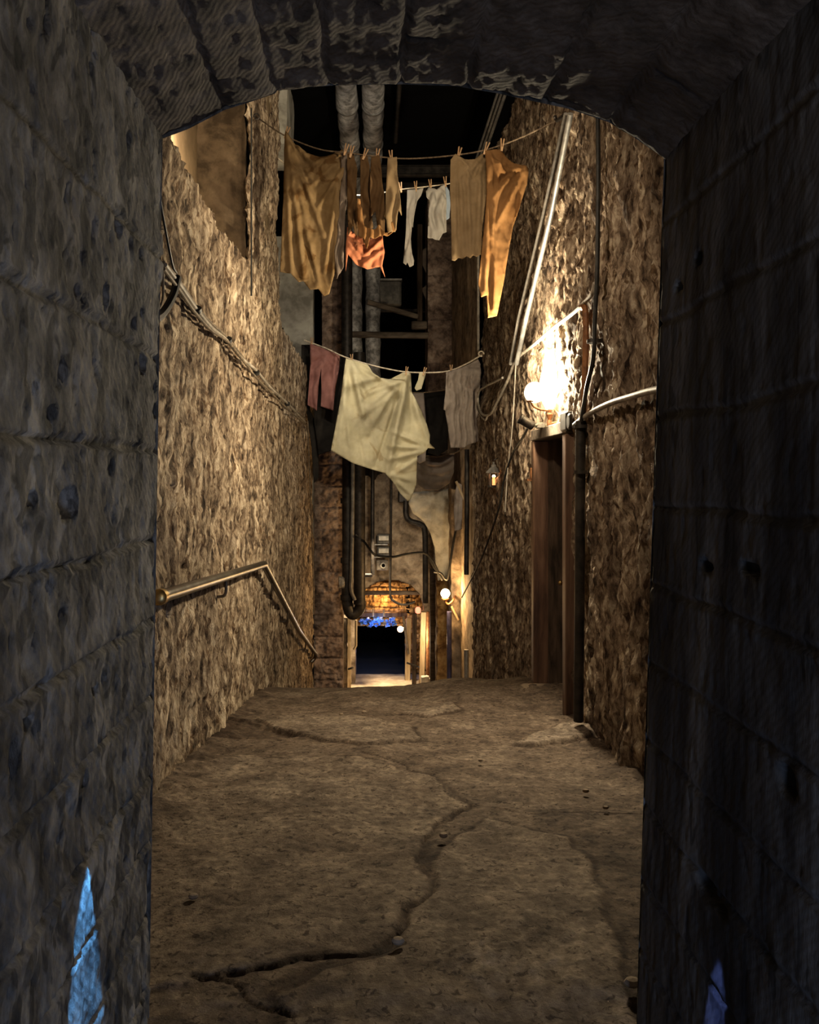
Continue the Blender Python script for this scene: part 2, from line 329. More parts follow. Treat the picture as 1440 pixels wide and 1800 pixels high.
for pts, h in (
    ([(240, 1420), (300, 1350), (420, 1332), (640, 1335), (740, 1362), (800, 1395), (825, 1415), (770, 1440), (738, 1500), (745, 1560), (720, 1610), (690, 1650), (600, 1680), (450, 1700), (240, 1740)], .009),
    ([(830, 1418), (1130, 1428), (1400, 1440), (1400, 1900), (500, 1900), (470, 1730), (600, 1700), (700, 1660), (735, 1610), (765, 1560), (755, 1500), (780, 1440)], .004),
    ([(850, 1440), (1000, 1470), (1035, 1530), (1115, 1740), (1150, 1900), (520, 1900), (480, 1745), (620, 1700), (700, 1665), (740, 1600), (770, 1500)], .007),
    ([(700, 1255), (790, 1246), (812, 1256), (760, 1266)], .02),
    ([(905, 1310), (985, 1285), (1060, 1278), (1040, 1300), (940, 1312)], .03),
    ([(450, 1262), (590, 1250), (720, 1280), (740, 1300), (640, 1312), (520, 1292)], .022),
    ([(380, 1255), (470, 1275), (530, 1292), (470, 1300), (360, 1300)], -.02)):
    fp = [on_floor(*q) for q in pts]; d = seg_dist(wx, wy, fp+[fp[0]]); ins = inside(wx, wy, fp)
    sg = np.where(ins, d, -d); Z += near*h*sstep(-.015, .015, sg); tone = np.where(ins, {.009: .35, .004: -.3, .007: .45, .02: .8, .03: .8, .022: .45, -.02: -.6}[h], tone); dirt = np.maximum(dirt, .6*(1-sstep(.0, .03, np.abs(sg+.012))))
for pts, wd, dp in (
    ([(828, 1412), (800, 1432), (765, 1450), (740, 1490), (738, 1530), (750, 1570), (735, 1600), (712, 1640), (690, 1655), (640, 1678), (560, 1692), (470, 1700), (400, 1712)], .008, .016),
    ([(828, 1412), (900, 1425), (1000, 1430), (1130, 1432)], .005, .009),
    ([(345, 1712), (400, 1725), (430, 1755), (500, 1775)], .008, .016),
    ([(640, 1325), (720, 1345), (800, 1400), (828, 1412)], .006, .01)):
    fp = [on_floor(*q) for q in pts]; d = seg_dist(wx, wy, fp); dirt = np.maximum(dirt, 1-sstep(.0, wd*2.5, d)); Z -= near*dp*(1-sstep(wd*.3, wd*1.5, d))*(.6+.6*np.clip(fbm(X*6, Y*6, X*0, 2, 7)+.4, 0, 1))
# pale branching scratches worn into the slab
rs = random.Random(5); scr = 0*X
twig = []
for k in range(26):
    a, b = rs.uniform(765, 1030), rs.uniform(1600, 1705); p = [(a, b)]
    for _ in range(3): p.append((p[-1][0]+rs.uniform(-16, 16), p[-1][1]+rs.uniform(6, 16))); 
    twig.append(p)
twig += [[(760, 1690), (820, 1672), (880, 1668), (940, 1650), (985, 1668), (1030, 1690)], [(1000, 1540), (970, 1590), (975, 1640), (1010, 1652), (1022, 1620)]]
for p in twig:
    fp = [on_floor(*q) for q in p]; q_ = 1-sstep(.002, .014, seg_dist(wx, wy, fp)); Z += .004*q_; scr = np.maximum(scr, q_)
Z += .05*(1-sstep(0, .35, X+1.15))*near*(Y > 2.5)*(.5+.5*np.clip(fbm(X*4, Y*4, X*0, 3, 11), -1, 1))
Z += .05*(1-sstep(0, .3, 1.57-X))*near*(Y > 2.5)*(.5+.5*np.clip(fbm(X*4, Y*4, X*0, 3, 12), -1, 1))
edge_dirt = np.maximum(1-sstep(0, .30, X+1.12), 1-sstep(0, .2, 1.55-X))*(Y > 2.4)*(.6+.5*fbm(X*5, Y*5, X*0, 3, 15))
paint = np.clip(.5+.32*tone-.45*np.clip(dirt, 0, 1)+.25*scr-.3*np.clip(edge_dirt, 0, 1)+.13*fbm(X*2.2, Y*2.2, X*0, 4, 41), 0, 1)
keepf = (Y[:-1, :-1] < 18.6)
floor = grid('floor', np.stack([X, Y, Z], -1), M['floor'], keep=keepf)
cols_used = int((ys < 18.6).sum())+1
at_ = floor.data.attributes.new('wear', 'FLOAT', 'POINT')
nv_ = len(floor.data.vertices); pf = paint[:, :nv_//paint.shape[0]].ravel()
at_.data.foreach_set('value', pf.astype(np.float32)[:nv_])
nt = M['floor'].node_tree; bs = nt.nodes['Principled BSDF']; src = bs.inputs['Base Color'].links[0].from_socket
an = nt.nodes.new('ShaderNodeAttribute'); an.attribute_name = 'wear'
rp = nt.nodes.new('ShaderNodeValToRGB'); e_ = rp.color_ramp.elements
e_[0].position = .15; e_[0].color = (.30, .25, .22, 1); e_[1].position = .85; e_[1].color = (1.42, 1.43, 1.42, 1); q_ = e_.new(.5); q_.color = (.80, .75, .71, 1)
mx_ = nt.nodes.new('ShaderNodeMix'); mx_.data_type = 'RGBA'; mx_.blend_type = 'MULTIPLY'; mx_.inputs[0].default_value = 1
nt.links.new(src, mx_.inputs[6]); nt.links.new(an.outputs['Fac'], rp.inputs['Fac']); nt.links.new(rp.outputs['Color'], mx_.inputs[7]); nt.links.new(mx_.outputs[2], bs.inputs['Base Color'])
X, Y = np.meshgrid(np.arange(-2, 2.4, .1), np.arange(18.4, 27, .1), indexing='ij')
grid('floor_lower', np.stack([X, Y, zf_np(X, Y)+.01*fbm(X*3, Y*3, X*0, 3)+.004], -1), M['sand_floor'], keep=(Y[:-1, :-1] < 21.9))
M['dark_floor'] = mat('unlit_room_floor', (.03, .03, .03), rough=.5)  # darkness of the unlit room put into the floor colour
grid('floor_dark_room', np.stack([X, Y, zf_np(X, Y)+.01*fbm(X*3, Y*3, X*0, 3)+.004], -1), M['dark_floor'], keep=(Y[:-1, :-1] >= 21.9))

# ------------------------------------------------------------------ near vaulted passage
JD = 2.25
def stone_disp(a, b, n, amp=1.0):
    return amp*(.009*fbm(a*4, b*4, n, 4, 3)+.005*fbm(a*34, b*16, n, 3, 8)-.006*sstep(.3, .8, fbm(a*30, b*16, n, 2, 21)))
courses = [-1.375, -1.19, -.99, -.806, -.595, -.383, -.169, .07, .33, .60]
def hole(px, py, X, w_, h_, dp=.05): D = X*F/(px-VX); return (D, (VY-py)/F*D, w_, h_, dp)
def passage_wall(name, side, m, xb, xt, ztop, seed, holes=()):
    ys_ = np.concatenate([np.arange(-2.5, .8, .06), np.arange(.8, JD+.001, .009)]); zs_ = np.arange(-1.62, ztop, .010)
    Y, Zr = np.meshgrid(ys_, zs_, indexing='ij')
    X0 = xb+(xt-xb)*(Zr+1.5)/(ztop+1.5)
    d = stone_disp(Y, Zr, Y*0+seed, 1.0 if side < 0 else .45)+(1.0 if side < 0 else .6)*blockwork(Y-JD, Zr, courses if side < 0 else [c+.09 for c in courses], .85, seed, jw=.007, depth=.012, vj=.25, vj2=.6)
    for (hx, hz, hw, hh, dp) in holes:
        d -= dp*(1-sstep(.55, 1.0, np.hypot((Y-hx)/hw, (Zr-hz)/hh)+.15*pn(Y*30, Zr*30, Y*0)))
    edge = sstep(JD-.02, JD, Y)
    d = d*(1-edge*.6)-edge*.006*(1+fbm(Y*0, Zr*5, Y*0+seed, 3, 2))
    if side > 0: d -= .05*edge*np.exp(-((Zr-.47)/.05)**2)*1.0
    return grid(name, np.stack([X0-side*d, Y, CZ+Zr], -1), m)
passage_wall('wall_near_left', -1, M['ashlar'], -.617, -.578, .95, 2.0, [hole(108, 886, -.6, .042, .030, .07), hole(241, 638, -.6, .035, .028), hole(268, 722, -.6, .03, .022), hole(45, 1270, -.6, .02, .012), hole(150, 1375, -.6, .02, .012), hole(190, 400, -.6, .03, .02), hole(168, 520, -.6, .02, .03), hole(47, 875, -.6, .018, .010), hole(168, 1215, -.6, .02, .01)])
passage_wall('wall_near_right', 1, M['shaded_ashlar'], .722, .802, .90, 5.0, [hole(1222, 455, .78, .03, .016), hole(1186, 505, .78, .025, .012), hole(1375, 1372, .745, .035, .03), hole(1240, 1560, .74, .06, .022, .07), hole(1262, 1588, .74, .05, .012, .07), hole(1237, 995, .76, .04, .016), hole(1315, 1000, .76, .05, .014)])
# holes left by old fixings in the near left wall
# vault: section polyline at the mouth extruded towards the camera
sec = [(276, 246), (330, 226), (395, 192), (440, 178), (484, 163), (486, 158), (540, 152), (600, 148), (710, 147), (800, 150), (870, 162), (1000, 190), (1070, 213), (1120, 243), (1168, 277)]
sx = np.array([(a-VX)/F*JD for a, b in sec]); sz = np.array([(VY-b)/F*JD for a, b in sec])
t = np.concatenate([[0], np.cumsum(np.hypot(np.diff(sx), np.diff(sz)))]); tt = np.arange(0, t[-1], .008)
ax = np.interp(tt, t, sx); az = np.interp(tt, t, sz)
ys_ = np.concatenate([np.arange(-2.5, .8, .06), np.arange(.8, JD+.001, .010)])
A, Y = np.meshgrid(tt, ys_, indexing='ij'); AX = np.repeat(ax[:, None], len(ys_), 1); AZ = np.repeat(az[:, None], len(ys_), 1)
jt = np.interp([(q-VX)/F*JD for q in (395, 484, 578, 705, 822, 960, 1075)], sx, t)
g = np.full(A.shape, 9.9)
for j in jt: g = np.minimum(g, np.abs(A-j+.010*pn(Y*2, Y*0+j, Y*0)))
k = np.searchsorted(jt, A); u = Y/.8+(k*.37) % 1; g = np.minimum(g, np.abs(u-np.round(u))*.8+.004+.01*pn(A*5, A*0, A*0))
d = -.012*(1-sstep(.003, .012, g))+stone_disp(A, Y, A*0, .9)+.012*((np.sin(k*3.3)*9.1) % 1)
edge = sstep(JD-.02, JD, Y); d = d*(1-edge*.5)-.006*edge*(1+fbm(A*6, A*0, A*0, 3, 6))
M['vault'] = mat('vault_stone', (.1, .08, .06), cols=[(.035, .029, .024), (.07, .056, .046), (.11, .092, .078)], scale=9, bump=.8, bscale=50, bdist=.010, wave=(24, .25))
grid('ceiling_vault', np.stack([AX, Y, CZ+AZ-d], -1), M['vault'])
cv = MB().tube([((484-VX)/F*JD, JD-.01, CZ+(VY-152)/F*JD), ((484-VX)/F*JD, 1.6, CZ+(VY-152)/F*JD), ((484-VX)/F*JD, .3, CZ+(VY-152)/F*JD)], .0045, 8).build('cable', M['rope']); tag(cv, 'thin white strand standing in for the bright edge of a near vault joint overhead', 'cable')  # bright edge of the vault joint modelled as a thin pale tube
# outer face of the passage mouth
mb = MB(); n = len(tt)
loop = [(-.617, -1.62)]+[(-.578, sz[0])]+list(zip(ax, az))[1:]+[(.802, sz[-1]), (.722, -1.62)]
vs = []
for (a, b) in loop:
    far = (a+(-1 if a < .1 else 1)*1.6, 4.6 if b > .8 else b); vs += [(a, JD+.004, CZ+b), (a*3.2, JD+.004, CZ+(b if b < .5 else 3.2))]
fs = [(2*i, 2*i+1, 2*i+3, 2*i+2) for i in range(len(loop)-1)]
mb.add(vs, fs)
structure(mb.build('wall_mouth', M['ashlar'], smooth=False))

# ------------------------------------------------------------------ close walls
def close_wall(name, side, Xw, D0, D1, z0f, ztop, m, keepfn=None, recess=None, seed=1.0, amp=1.0, step=1.0):
    Ds = [D0]
    while Ds[-1] < D1: Ds.append(Ds[-1]+step*max(.012, .0016*Ds[-1]**1.35))
    Ds = np.array(Ds); Zs = np.arange(0, 1, .0032*step)
    Y, V = np.meshgrid(Ds, Zs, indexing='ij'); lo = np.array([zf(y)-.12 for y in Ds])[:, None]-CZ
    Zr = lo+(ztop-lo)*V
    e = .034*fbm(Y*1.3, Zr*.9, Y*0+seed, 3, 4)+.030*fbm(Y*5, Zr*2.6, Y*0+seed, 2, 6)
    e += .016*(1-2*np.abs(pn(Y*11+fbm(Y*4, Zr*4, Y*0, 2, 3), Zr*7, Y*0+seed)))+.010*fbm(Y*26, Zr*18, Y*0+seed, 3, 7)
    e -= .035*sstep(.42, .8, fbm(Y*12, Zr*5, Y*0+seed, 2, 14))
    e *= amp
    if recess is not None: e -= recess(Y, Zr)
    Pn = np.stack([Xw-side*e, Y, CZ+Zr], -1)
    keep = None
    if keepfn is not None:
        yc = .25*(Y[:-1, :-1]+Y[1:, 1:])*2; zc = .5*(Zr[:-1, :-1]+Zr[1:, 1:]); keep = keepfn(yc, zc)
    return grid(name, Pn, m, keep)
XL, XR = -1.15, 1.57
SILL = 1.90
def lkeep(y, z):
    s = SILL+.05*fbm(y*2.5, y*0, y*0, 3, 3)+.02*(y-6)*0
    e1 = 7.47+.03*fbm(z*4, z*0, z*0, 3, 2); e2 = 9.9+.03*fbm(z*3, z*0, z*0, 3, 5)
    return (z < s) | ((y > e1) & (y < e2))
close_wall('wall_left', -1, XL, 2.26, 15.6, None, 5.6, M['harl'], lkeep, seed=1.0)
def rkeep(y, z):
    door = (y > 6.45) & (y < 7.62) & (z < .36)
    top = 4.7+.05*fbm(y*2, y*0, y*0, 3, 3)
    return ~door & (z < top)
def rrec(y, z):
    line = 9.04+(z-1.25)*(6.55-9.04)/(2.9-1.25)
    return .16*sstep(line+.02, line+.16, y)*sstep(.9, 1.4, z)
close_wall('wall_right', 1, XR, 2.26, 12.7, None, 4.9, M['rubble'], rkeep, rrec, seed=9.0, amp=1.25)
close_wall('wall_far_right', 1, 1.64, 12.6, 21.3, None, 5.6, M['old_plaster'], seed=19.0, amp=.5, step=2.2)
def rbox(name, c, d, m, amp=.012, n=60, rough=True, seed=0.0):
    """box-shaped piece of wall with worn faces"""
    import bmesh
    bm = bmesh.new(); bmesh.ops.create_cube(bm, size=1)
    for v in bm.verts: v.co = Vector((v.co.x*d[0], v.co.y*d[1], v.co.z*d[2]))
    step_ = max(d)/n
    for ax_ in range(3):
        k_ = int(d[ax_]/step_)
        if k_ > 0:
            es = [e for e in bm.edges if abs((e.verts[0].co-e.verts[1].co).normalized()[ax_]) > .99]
            bmesh.ops.subdivide_edges(bm, edges=es, cuts=k_, use_grid_fill=True)
    co = np.array([v.co[:] for v in bm.verts])+np.array(c)
    dx = fbm(co[:, 0]*5, co[:, 1]*5, co[:, 2]*5, 4, seed+1); dy = fbm(co[:, 0]*5, co[:, 1]*5, co[:, 2]*5, 4, seed+31); dz = fbm(co[:, 0]*5, co[:, 1]*5, co[:, 2]*5, 4, seed+61)
    for i, v in enumerate(bm.verts): v.co += Vector((dx[i], dy[i], dz[i]))*amp
    bm.normal_update(); me = bpy.data.meshes.new(name); bm.to_mesh(me); bm.free()
    me.polygons.foreach_set('use_smooth', [True]*len(me.polygons)); me.set_sharp_from_angle(angle=math.radians(50))
    o = link(name, me, m); o.location = c; return structure(o)
# left wall: thick body with two openings above the sill
rbox('wall_left_pier', (-1.385, 8.69, CZ+3.75), (.44, 2.36, 3.9), M['brown_plaster'], .012, 60, seed=3)
rbox('wall_left_body', (-1.43, 8.9, CZ-.45+.55), (.44, 13.2, 3.4), M['harl'], .012, 80, seed=4)
rbox('wall_recess_back', (-2.15, 8.0, CZ+2.6), (.1, 10.5, 6.4), M['beige_plaster'], .004, 60, seed=5)
rbox('wall_left_end', (-1.68, 15.75, CZ+1.0), (1.10, .3, 7.2), M['plaster'], .006, 60, seed=6)
rbox('trim_1', (-1.36, 11.9, CZ+5.15), (.34, 1.0, 1.0), M['plaster'], .006, 30, seed=7)
# ceilings
mb = MB(); mb.box((0.1, 12.5, CZ+5.9), (5.2, 20.4, .2)); structure(mb.build('ceiling', M['black']))
mb = MB(); mb.box((2.2, 8, CZ+5.2), (1.2, 14, 1.3)); structure(mb.build('ceiling_right_side', M['black']))
mb = MB(); mb.box((-1.6, 5.1, CZ+4.9), (1.0, 5.0, .9)); structure(mb.build('ceiling_left_side', M['black']))

# far facade ---------------------------------------------------------------
def masonry_pier(name, px0, px1, py0, py1, D, depth, m, cw, seed):
    a = P(px0, py1, D); b = P(px1, py0, D); W = b.x-a.x; H = b.z-a.z
    us = np.arange(0, W+2*depth, .02); zs_ = np.arange(0, H, .02)
    U, Zz = np.meshgrid(us, zs_, indexing='ij')
    x = np.where(U < depth, 0, np.minimum(U-depth, W)); y = np.where(U < depth, depth-U, np.where(U > depth+W, U-depth-W, 0))
    dsp = .035*fbm(U*7, Zz*7, U*0+seed, 3, 4)+.02*fbm(U*16, Zz*16, U*0+seed, 2, 5)+blockwork(U-depth+.2, Zz, list(np.arange(.3, H, cw)), 2.0, seed, jw=.015, depth=.04)
    return grid(name, np.stack([a.x+x, D+y-dsp, a.z+Zz], -1), m)
masonry_pier('wall_far_pier_left', 552, 603, 640, 1260, 16.0, .5, M['stone'], .42, 3.0)
masonry_pier('wall_far_pier_upper', 566, 601, 330, 660, 16.6, .8, M['stone'], .55, 6.0)
masonry_pier('wall_far_pier_right', 752, 797, 330, 740, 16.9, .8, M['stone'], .9, 8.0)
M['blackish'] = mat('blackish_plaster', (.05, .045, .04), cols=[(.02, .018, .016), (.07, .062, .055)], scale=3, bump=.6, bscale=14, bdist=.03)
# plastered wall with the arched opening
WD = 20.9
arch = [(744, 1215), (745, 1066), (738, 1045), (722, 1028), (700, 1020), (680, 1019), (660, 1024), (642, 1036), (630, 1050), (615, 1075), (613, 1215)]
nx, nz = 150, 260
a = P(590, 1225, WD); b = P(812, 822, WD)
Xg, Zg = np.meshgrid(np.linspace(a.x, b.x, nx), np.linspace(a.z, b.z, nz), indexing='ij')
apoly = [tuple(P(q[0], q[1], WD).xz) for q in arch]
dsp = .03*fbm(Xg*3, Zg*3, Xg*0, 4, 2)+.01*fbm(Xg*12, Zg*12, Xg*0, 2, 3)
ins = inside(.5*(Xg[:-1, :-1]+Xg[1:, 1:]), .5*(Zg[:-1, :-1]+Zg[1:, 1:]), apoly)
ragged = Zg[:-1, :-1] < b.z-.25+.25*fbm(Xg[:-1, :-1]*2.2, Xg[:-1, :-1]*0, Xg[:-1, :-1]*0, 3, 4)
grid('wall_far', np.stack([Xg, WD-dsp, Zg], -1), M['old_plaster'], ~ins & ragged)
# reveal of the arch
mb = MB(); vs = []
for q in arch: p = P(q[0], q[1], WD); vs += [(p.x, WD-.03, p.z), (p.x, WD+.5, p.z)]
mb.add(vs, [(2*i, 2*i+1, 2*i+3, 2*i+2) for i in range(len(arch)-1)]); structure(mb.build('trim_2', M['old_plaster']))
# wall above and behind, its unlit dark put into the colour
rbox('wall_far_upper', (0.2, 24.5, CZ+2.0), (6.5, .2, 12), M['black'], .01, 40)
rbox('wall_far_lintel', (.2, 21.3, CZ+.12), (2.6, .5, .5), M['dark_wood'], .01, 40)
# brick wall inside with dark doorway
BD = 22.0
def coursed(name, px0, px1, py0, py1, D, m, bw, bh, seed, hole=None):
    a = P(px0, py1, D); b = P(px1, py0, D); Xg, Zg = np.meshgrid(np.arange(a.x, b.x, .015), np.arange(a.z, b.z, .015), indexing='ij')
    d_ = blockwork(Xg+.05*fbm(Xg*2, Zg*2, Xg*0, 2, 5), Zg+.03*fbm(Xg*3, Zg*3, Xg*0, 2, 6), list(np.arange(a.z, b.z, bh)), bw, seed, jw=.018, depth=.05)+.02*fbm(Xg*12, Zg*12, Xg*0, 2, 3)
    kp = None
    if hole:
        h0 = P(hole[0], hole[3], D); h1 = P(hole[1], hole[2], D); xc, zc = Xg[:-1, :-1], Zg[:-1, :-1]
        kp = ~((xc > h0.x) & (xc < h1.x) & (zc < h1.z))
    return grid(name, np.stack([Xg, D-d_, Zg], -1), m, kp)
coursed('wall_brick_inner', 600, 760, 1005, 1215, BD, M['brick'], .27, .14, 4.0, hole=(618, 711, 1101, 1215))
rbox('wall_inner_left', (-.5, 21.5, -2.6), (.12, 1.2, 2.6), M['old_plaster'], .01, 30)
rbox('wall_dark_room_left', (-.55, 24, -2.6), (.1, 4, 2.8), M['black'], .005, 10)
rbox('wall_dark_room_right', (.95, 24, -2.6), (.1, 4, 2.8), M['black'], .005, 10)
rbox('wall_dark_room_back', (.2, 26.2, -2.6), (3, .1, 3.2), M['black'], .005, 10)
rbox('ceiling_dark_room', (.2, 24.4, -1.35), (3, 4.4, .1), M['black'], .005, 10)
# slices of wall on the right of the arch
def slab(name, px0, px1, py0, py1, D, depth, m, amp=.02, seed=1):
    a = P(px0, py1, D); b = P(px1, py0, D)
    return rbox(name, ((a.x+b.x)/2, D+depth/2, (a.z+b.z)/2), (b.x-a.x, depth, b.z-a.z), m, amp, 50, seed=seed)
M['warm_plaster'] = mat('ochre_limewash', (.5, .33, .15), cols=[(.16, .09, .04), (.42, .27, .12), (.6, .44, .24)], scale=3.5, bump=.6, bscale=18, bdist=.03)
slab('wall_limewashed_strip', 769, 787, 880, 1225, 16.6, .5, M['warm_plaster'], .03, 2)
slab('wall_plaster_return', 794, 813, 860, 1225, 15.2, .5, M['old_plaster'], .03, 3)
slab('wall_left_strip', 596, 611, 1085, 1225, 20.0, .4, M['old_plaster'], .03, 5)
slab('trim_3', 611, 617, 1085, 1222, 19.9, .12, M['pale_wood'], .008, 6)
# broken plaster skin hanging over the right side of the far wall, curved torn edge
def poly_plate(name, pts, D, thick, m, bulge=None, res=5, parent=None, noise=.01, holes=None):
    """solid plate with a free outline in the frontal plane"""
    pv = [Vector((P(a, b_, D).x, P(a, b_, D).z)) for a, b_ in pts]; st = res/F*D
    dense = []
    for i in range(len(pv)):
        q0, q1 = pv[i], pv[(i+1) % len(pv)]; L_ = (q1-q0).length; k_ = max(1, int(L_/st))
        for j in range(k_): dense.append(q0+(q1-q0)*j/k_)
    poly = [tuple(q) for q in dense]
    xs_ = np.arange(min(q[0] for q in poly), max(q[0] for q in poly), st); zs_ = np.arange(min(q[1] for q in poly), max(q[1] for q in poly), st)
    Xg, Zg = np.meshgrid(xs_, zs_, indexing='ij'); Xg = Xg.ravel()+st*.15*np.sin(Zg.ravel()*91); Zg = Zg.ravel()
    k_ = inside(Xg, Zg, poly) & (seg_dist(Xg, Zg, poly+[poly[0]]) > st*.45)
    pts2 = dense+[Vector((x, z)) for x, z in zip(Xg[k_], Zg[k_])]
    nb = len(dense)
    vco, _, tris, *_ = delaunay_2d_cdt(pts2, [], [list(range(nb))], 1, 1e-5)
    xa = np.array([v.x for v in vco]); za = np.array([v.y for v in vco])
    pxa = xa/D*F+VX; pya = VY-(za-CZ)/D*F
    dy = bulge(pxa, pya) if bulge is not None else 0*xa
    dy = dy+noise*fbm(xa*6, za*6, xa*0, 3, 5)
    return xa, za, dy, tris
def plate(name, pts, D, thick, m, bulge=None, res=5, parent=None, noise=.01):
    xa, za, dy, tris = poly_plate(name, pts, D, thick, m, bulge, res, parent, noise)
    mb = MB(); mb.v = [(x, D-d_, z) for x, z, d_ in zip(xa, za, dy)]; mb.f = [list(f) for f in tris]
    o = mb.build(name, m, parent)
    so = o.modifiers.new('thickness', 'SOLIDIFY'); so.thickness = thick; so.offset = 0
    return o
structure(plate('wall_torn_plaster', [(800, 858), (722, 866), (718, 885), (726, 902), (745, 916), (757, 938), (764, 962), (766, 990), (770, 1020), (785, 1015), (800, 1000)], 15.8, .06, M['plaster'], noise=.03))

# ------------------------------------------------------------------ door in the right wall
dr = thing('panelled_door', (XR+.1, 7.03, zf(7.0)), 'dark brown panelled wooden door set back in the right wall under the bright lamp', 'door')
z0, z1 = CZ-2.0, CZ+.345
FX = XR-.02
MB().box((FX+.02, 7.66, (z0+z1)/2), (.15, .11, z1-z0), bev=.008).build('frame_post', M['wood'], dr)
MB().box((FX+.02, 6.40, (z0-.0+z1)/2-.02), (.15, .11, z1-z0+.04), bev=.008).build('frame_post', M['wood'], dr)
MB().box((FX+.02, 7.03, z1+.05), (.16, 1.37, .10), bev=.008).build('lintel', M['grey_wood'], dr)
MB().box((XR+.23, 7.61, (z0+z1)/2), (.34, .03, z1-z0)).build('reveal', M['dark_wood'], dr)
MB().box((XR+.23, 6.45, (z0+z1)/2), (.34, .03, z1-z0)).build('reveal', M['dark_wood'], dr)
MB().box((XR+.23, 7.03, z1+.02), (.34, 1.2, .04)).build('soffit', M['dark_wood'], dr)
lf = MB().box((XR+.22, 7.03, (z0+z1)/2+.02), (.05, 1.12, z1-z0-.06), bev=.004).build('door_leaf', M['wood'], dr)
for k, (zc, h) in enumerate(((CZ-1.45, .75), (CZ-.55, .75), (CZ+.10, .34))):
    for yc in (6.77, 7.29):
        m_ = MB()
        for s_, dd in ((-1, 'y'), (1, 'y'), (-1, 'z'), (1, 'z')):
            if dd == 'y': m_.box((XR+.19, yc+s_*.20, zc), (.02, .025, h), bev=.005)
            else: m_.box((XR+.19, yc, zc+s_*h/2), (.02, .42, .025), bev=.005)
        m_.box((XR+.195, yc, zc), (.014, .33, h-.09), bev=.005)
        m_.build('panel', M['wood'], lf)
MB().lathe((XR+.19, 7.42, CZ-.95), [(.02, 0), (.02, .02), (.008, .03), (.022, .045), (.026, .06), (.018, .075), (.002, .08)], 14, (-1, 0, 0)).build('door_knob', M['brass'], dr)
MB().box((XR+.02, 7.03, zf(7)+.015), (.44, 1.12, .09), bev=.015).build('threshold', M['pale_stone'], dr)
m_ = MB().box((FX-.04, 7.72, CZ+.04), (.05, .06, .11), bev=.005).box((FX-.05, 7.74, CZ-.02), (.09, .09, .02)); m_.build('latch_bracket', M['rust'], dr)

# ------------------------------------------------------------------ wall lamp over the door
la = thing('wall_lamp', PX(985, 750, XR), 'blazing wall lamp with added glow column on a curved bracket above the brown door', 'lamp')
g0 = P(966, 715, 7.0)
MB().lathe(g0+Vector((0, 0, -.02)), [(.03, 0), (.045, .03), (.075, .10), (.085, .17), (.075, .26), (.05, .36), (.04, .46), (.038, .5)], 20).build('glow_column', M['glow'], la)  # overlit wall beside the lamp, shaped as a glowing column
g1 = P(940, 690, 7.0)
MB().ball(g1, .088, 20).build('round_glass', M['glow'], la)
MB().tube(spline([P(966, 722, 7.0), P(950, 720, 7.0), P(938, 714, 7.0), P(934, 705, 7.0)]), .010).lathe(P(934, 707, 7.0), [(.035, 0), (.045, .012), (.02, .02)], 14).build('curved_arm', M['rust'], la)
MB().lathe(P(966, 748, 7.0), [(.022, 0), (.022, .03), (.012, .05), (.025, .075), (.028, .095), (.014, .11), (.014, .14), (.035, .16), (.04, .175)], 16).build('stem', M['rust'], la)
MB().tube([P(966, 745, 7.0), PX(990, 742, XR+.05)], .014).tube(spline([P(975, 718, 7.0), P(984, 730, 6.9), PX(992, 742, XR)]), .009).build('wall_arm', M['rust'], la)
sp = thing('spotlight', P(938, 745, 7.2), 'small black cylindrical spotlight on the lamp bracket end', 'spotlight')
d_ = (P(918, 738, 7.15)-P(938, 750, 7.15)).normalized()
MB().lathe(P(938, 750, 7.15), [(.03, 0), (.042, .01), (.042, .12), (.048, .125), (.048, .14), (.035, .14)], 16, d_).build('housing', M['iron'], sp)
MB().tube([P(938, 748, 7.15), P(950, 746, 7.2), PX(965, 752, XR+.03)], .012).box(P(950, 748, 7.2), (.08, .06, .05), bev=.006).build('arm', M['galv'], sp)
jb = thing('junction_box', PX(1004, 750, XR), 'black junction box on the wall right of the lamp over the door', 'junction box')
MB().box(PX(1003, 741, XR-.03), (.12, .20, .15), bev=.012).build('housing', M['iron'], jb)
MB().lathe(PX(1003, 741, XR-.09), [(.06, 0), (.06, .012), (.05, .02)], 18, (-1, 0, 0)).build('lid', M['iron'], jb)
MB().tube([PX(1010, 748, XR-.05), PX(1030, 733, XR-.05)], .022).build('gland', M['galv'], jb)

# ------------------------------------------------------------------ handrail
RX = -1.04
rl = [P(282, 1049, RX*F/(282-VX)), P(464, 992, RX*F/(464-VX)), P(525, 1108, RX*F/(525-VX)), P(555, 1150, RX*F/(555-VX))]
hr = thing('handrail', (RX, rl[0].y, zf(rl[0].y)), 'long brushed metal handrail following the left wall down the slope', 'handrail')
MB().tube([rl[0], rl[0].lerp(rl[1], .5), rl[1]-(rl[1]-rl[0])*.01, rl[1], rl[1]+(rl[2]-rl[1])*.01, rl[2], rl[3], rl[3]+Vector((-.02, .06, -.09)), rl[3]+Vector((-.08, .02, -.15))], .034, 16).build('rail', M['steel'], hr)
dv = (rl[1]-rl[0]).normalized()
MB().lathe(rl[0]-dv*.035, [(.012, -.012), (.03, -.008), (.04, 0), (.041, .05), (.036, .055)], 18, dv).build('end_cap', M['brass'], hr)
def bracket(p):
    m_ = MB().tube(spline([p+Vector((0, 0, -.03)), p+Vector((0, 0, -.10)), p+Vector((-.012, 0, -.135)), p+Vector((-.04, 0, -.145)), Vector((XL-.02, p.y, p.z-.145))], 4), .011, 8)
    o = m_.build('bracket', M['steel'], hr)
    MB().lathe((XL+.035, p.y, p.z-.145), [(.012, .012), (.035, .008), (.04, 0), (.04, -.05)], 14, (1, 0, 0)).build('wall_plate', M['galv'], o)
for seg, t_ in ((0, .47), (1, .17), (1, .60), (2, .35), (2, .75)):
    bracket(rl[seg].lerp(rl[seg+1], t_))

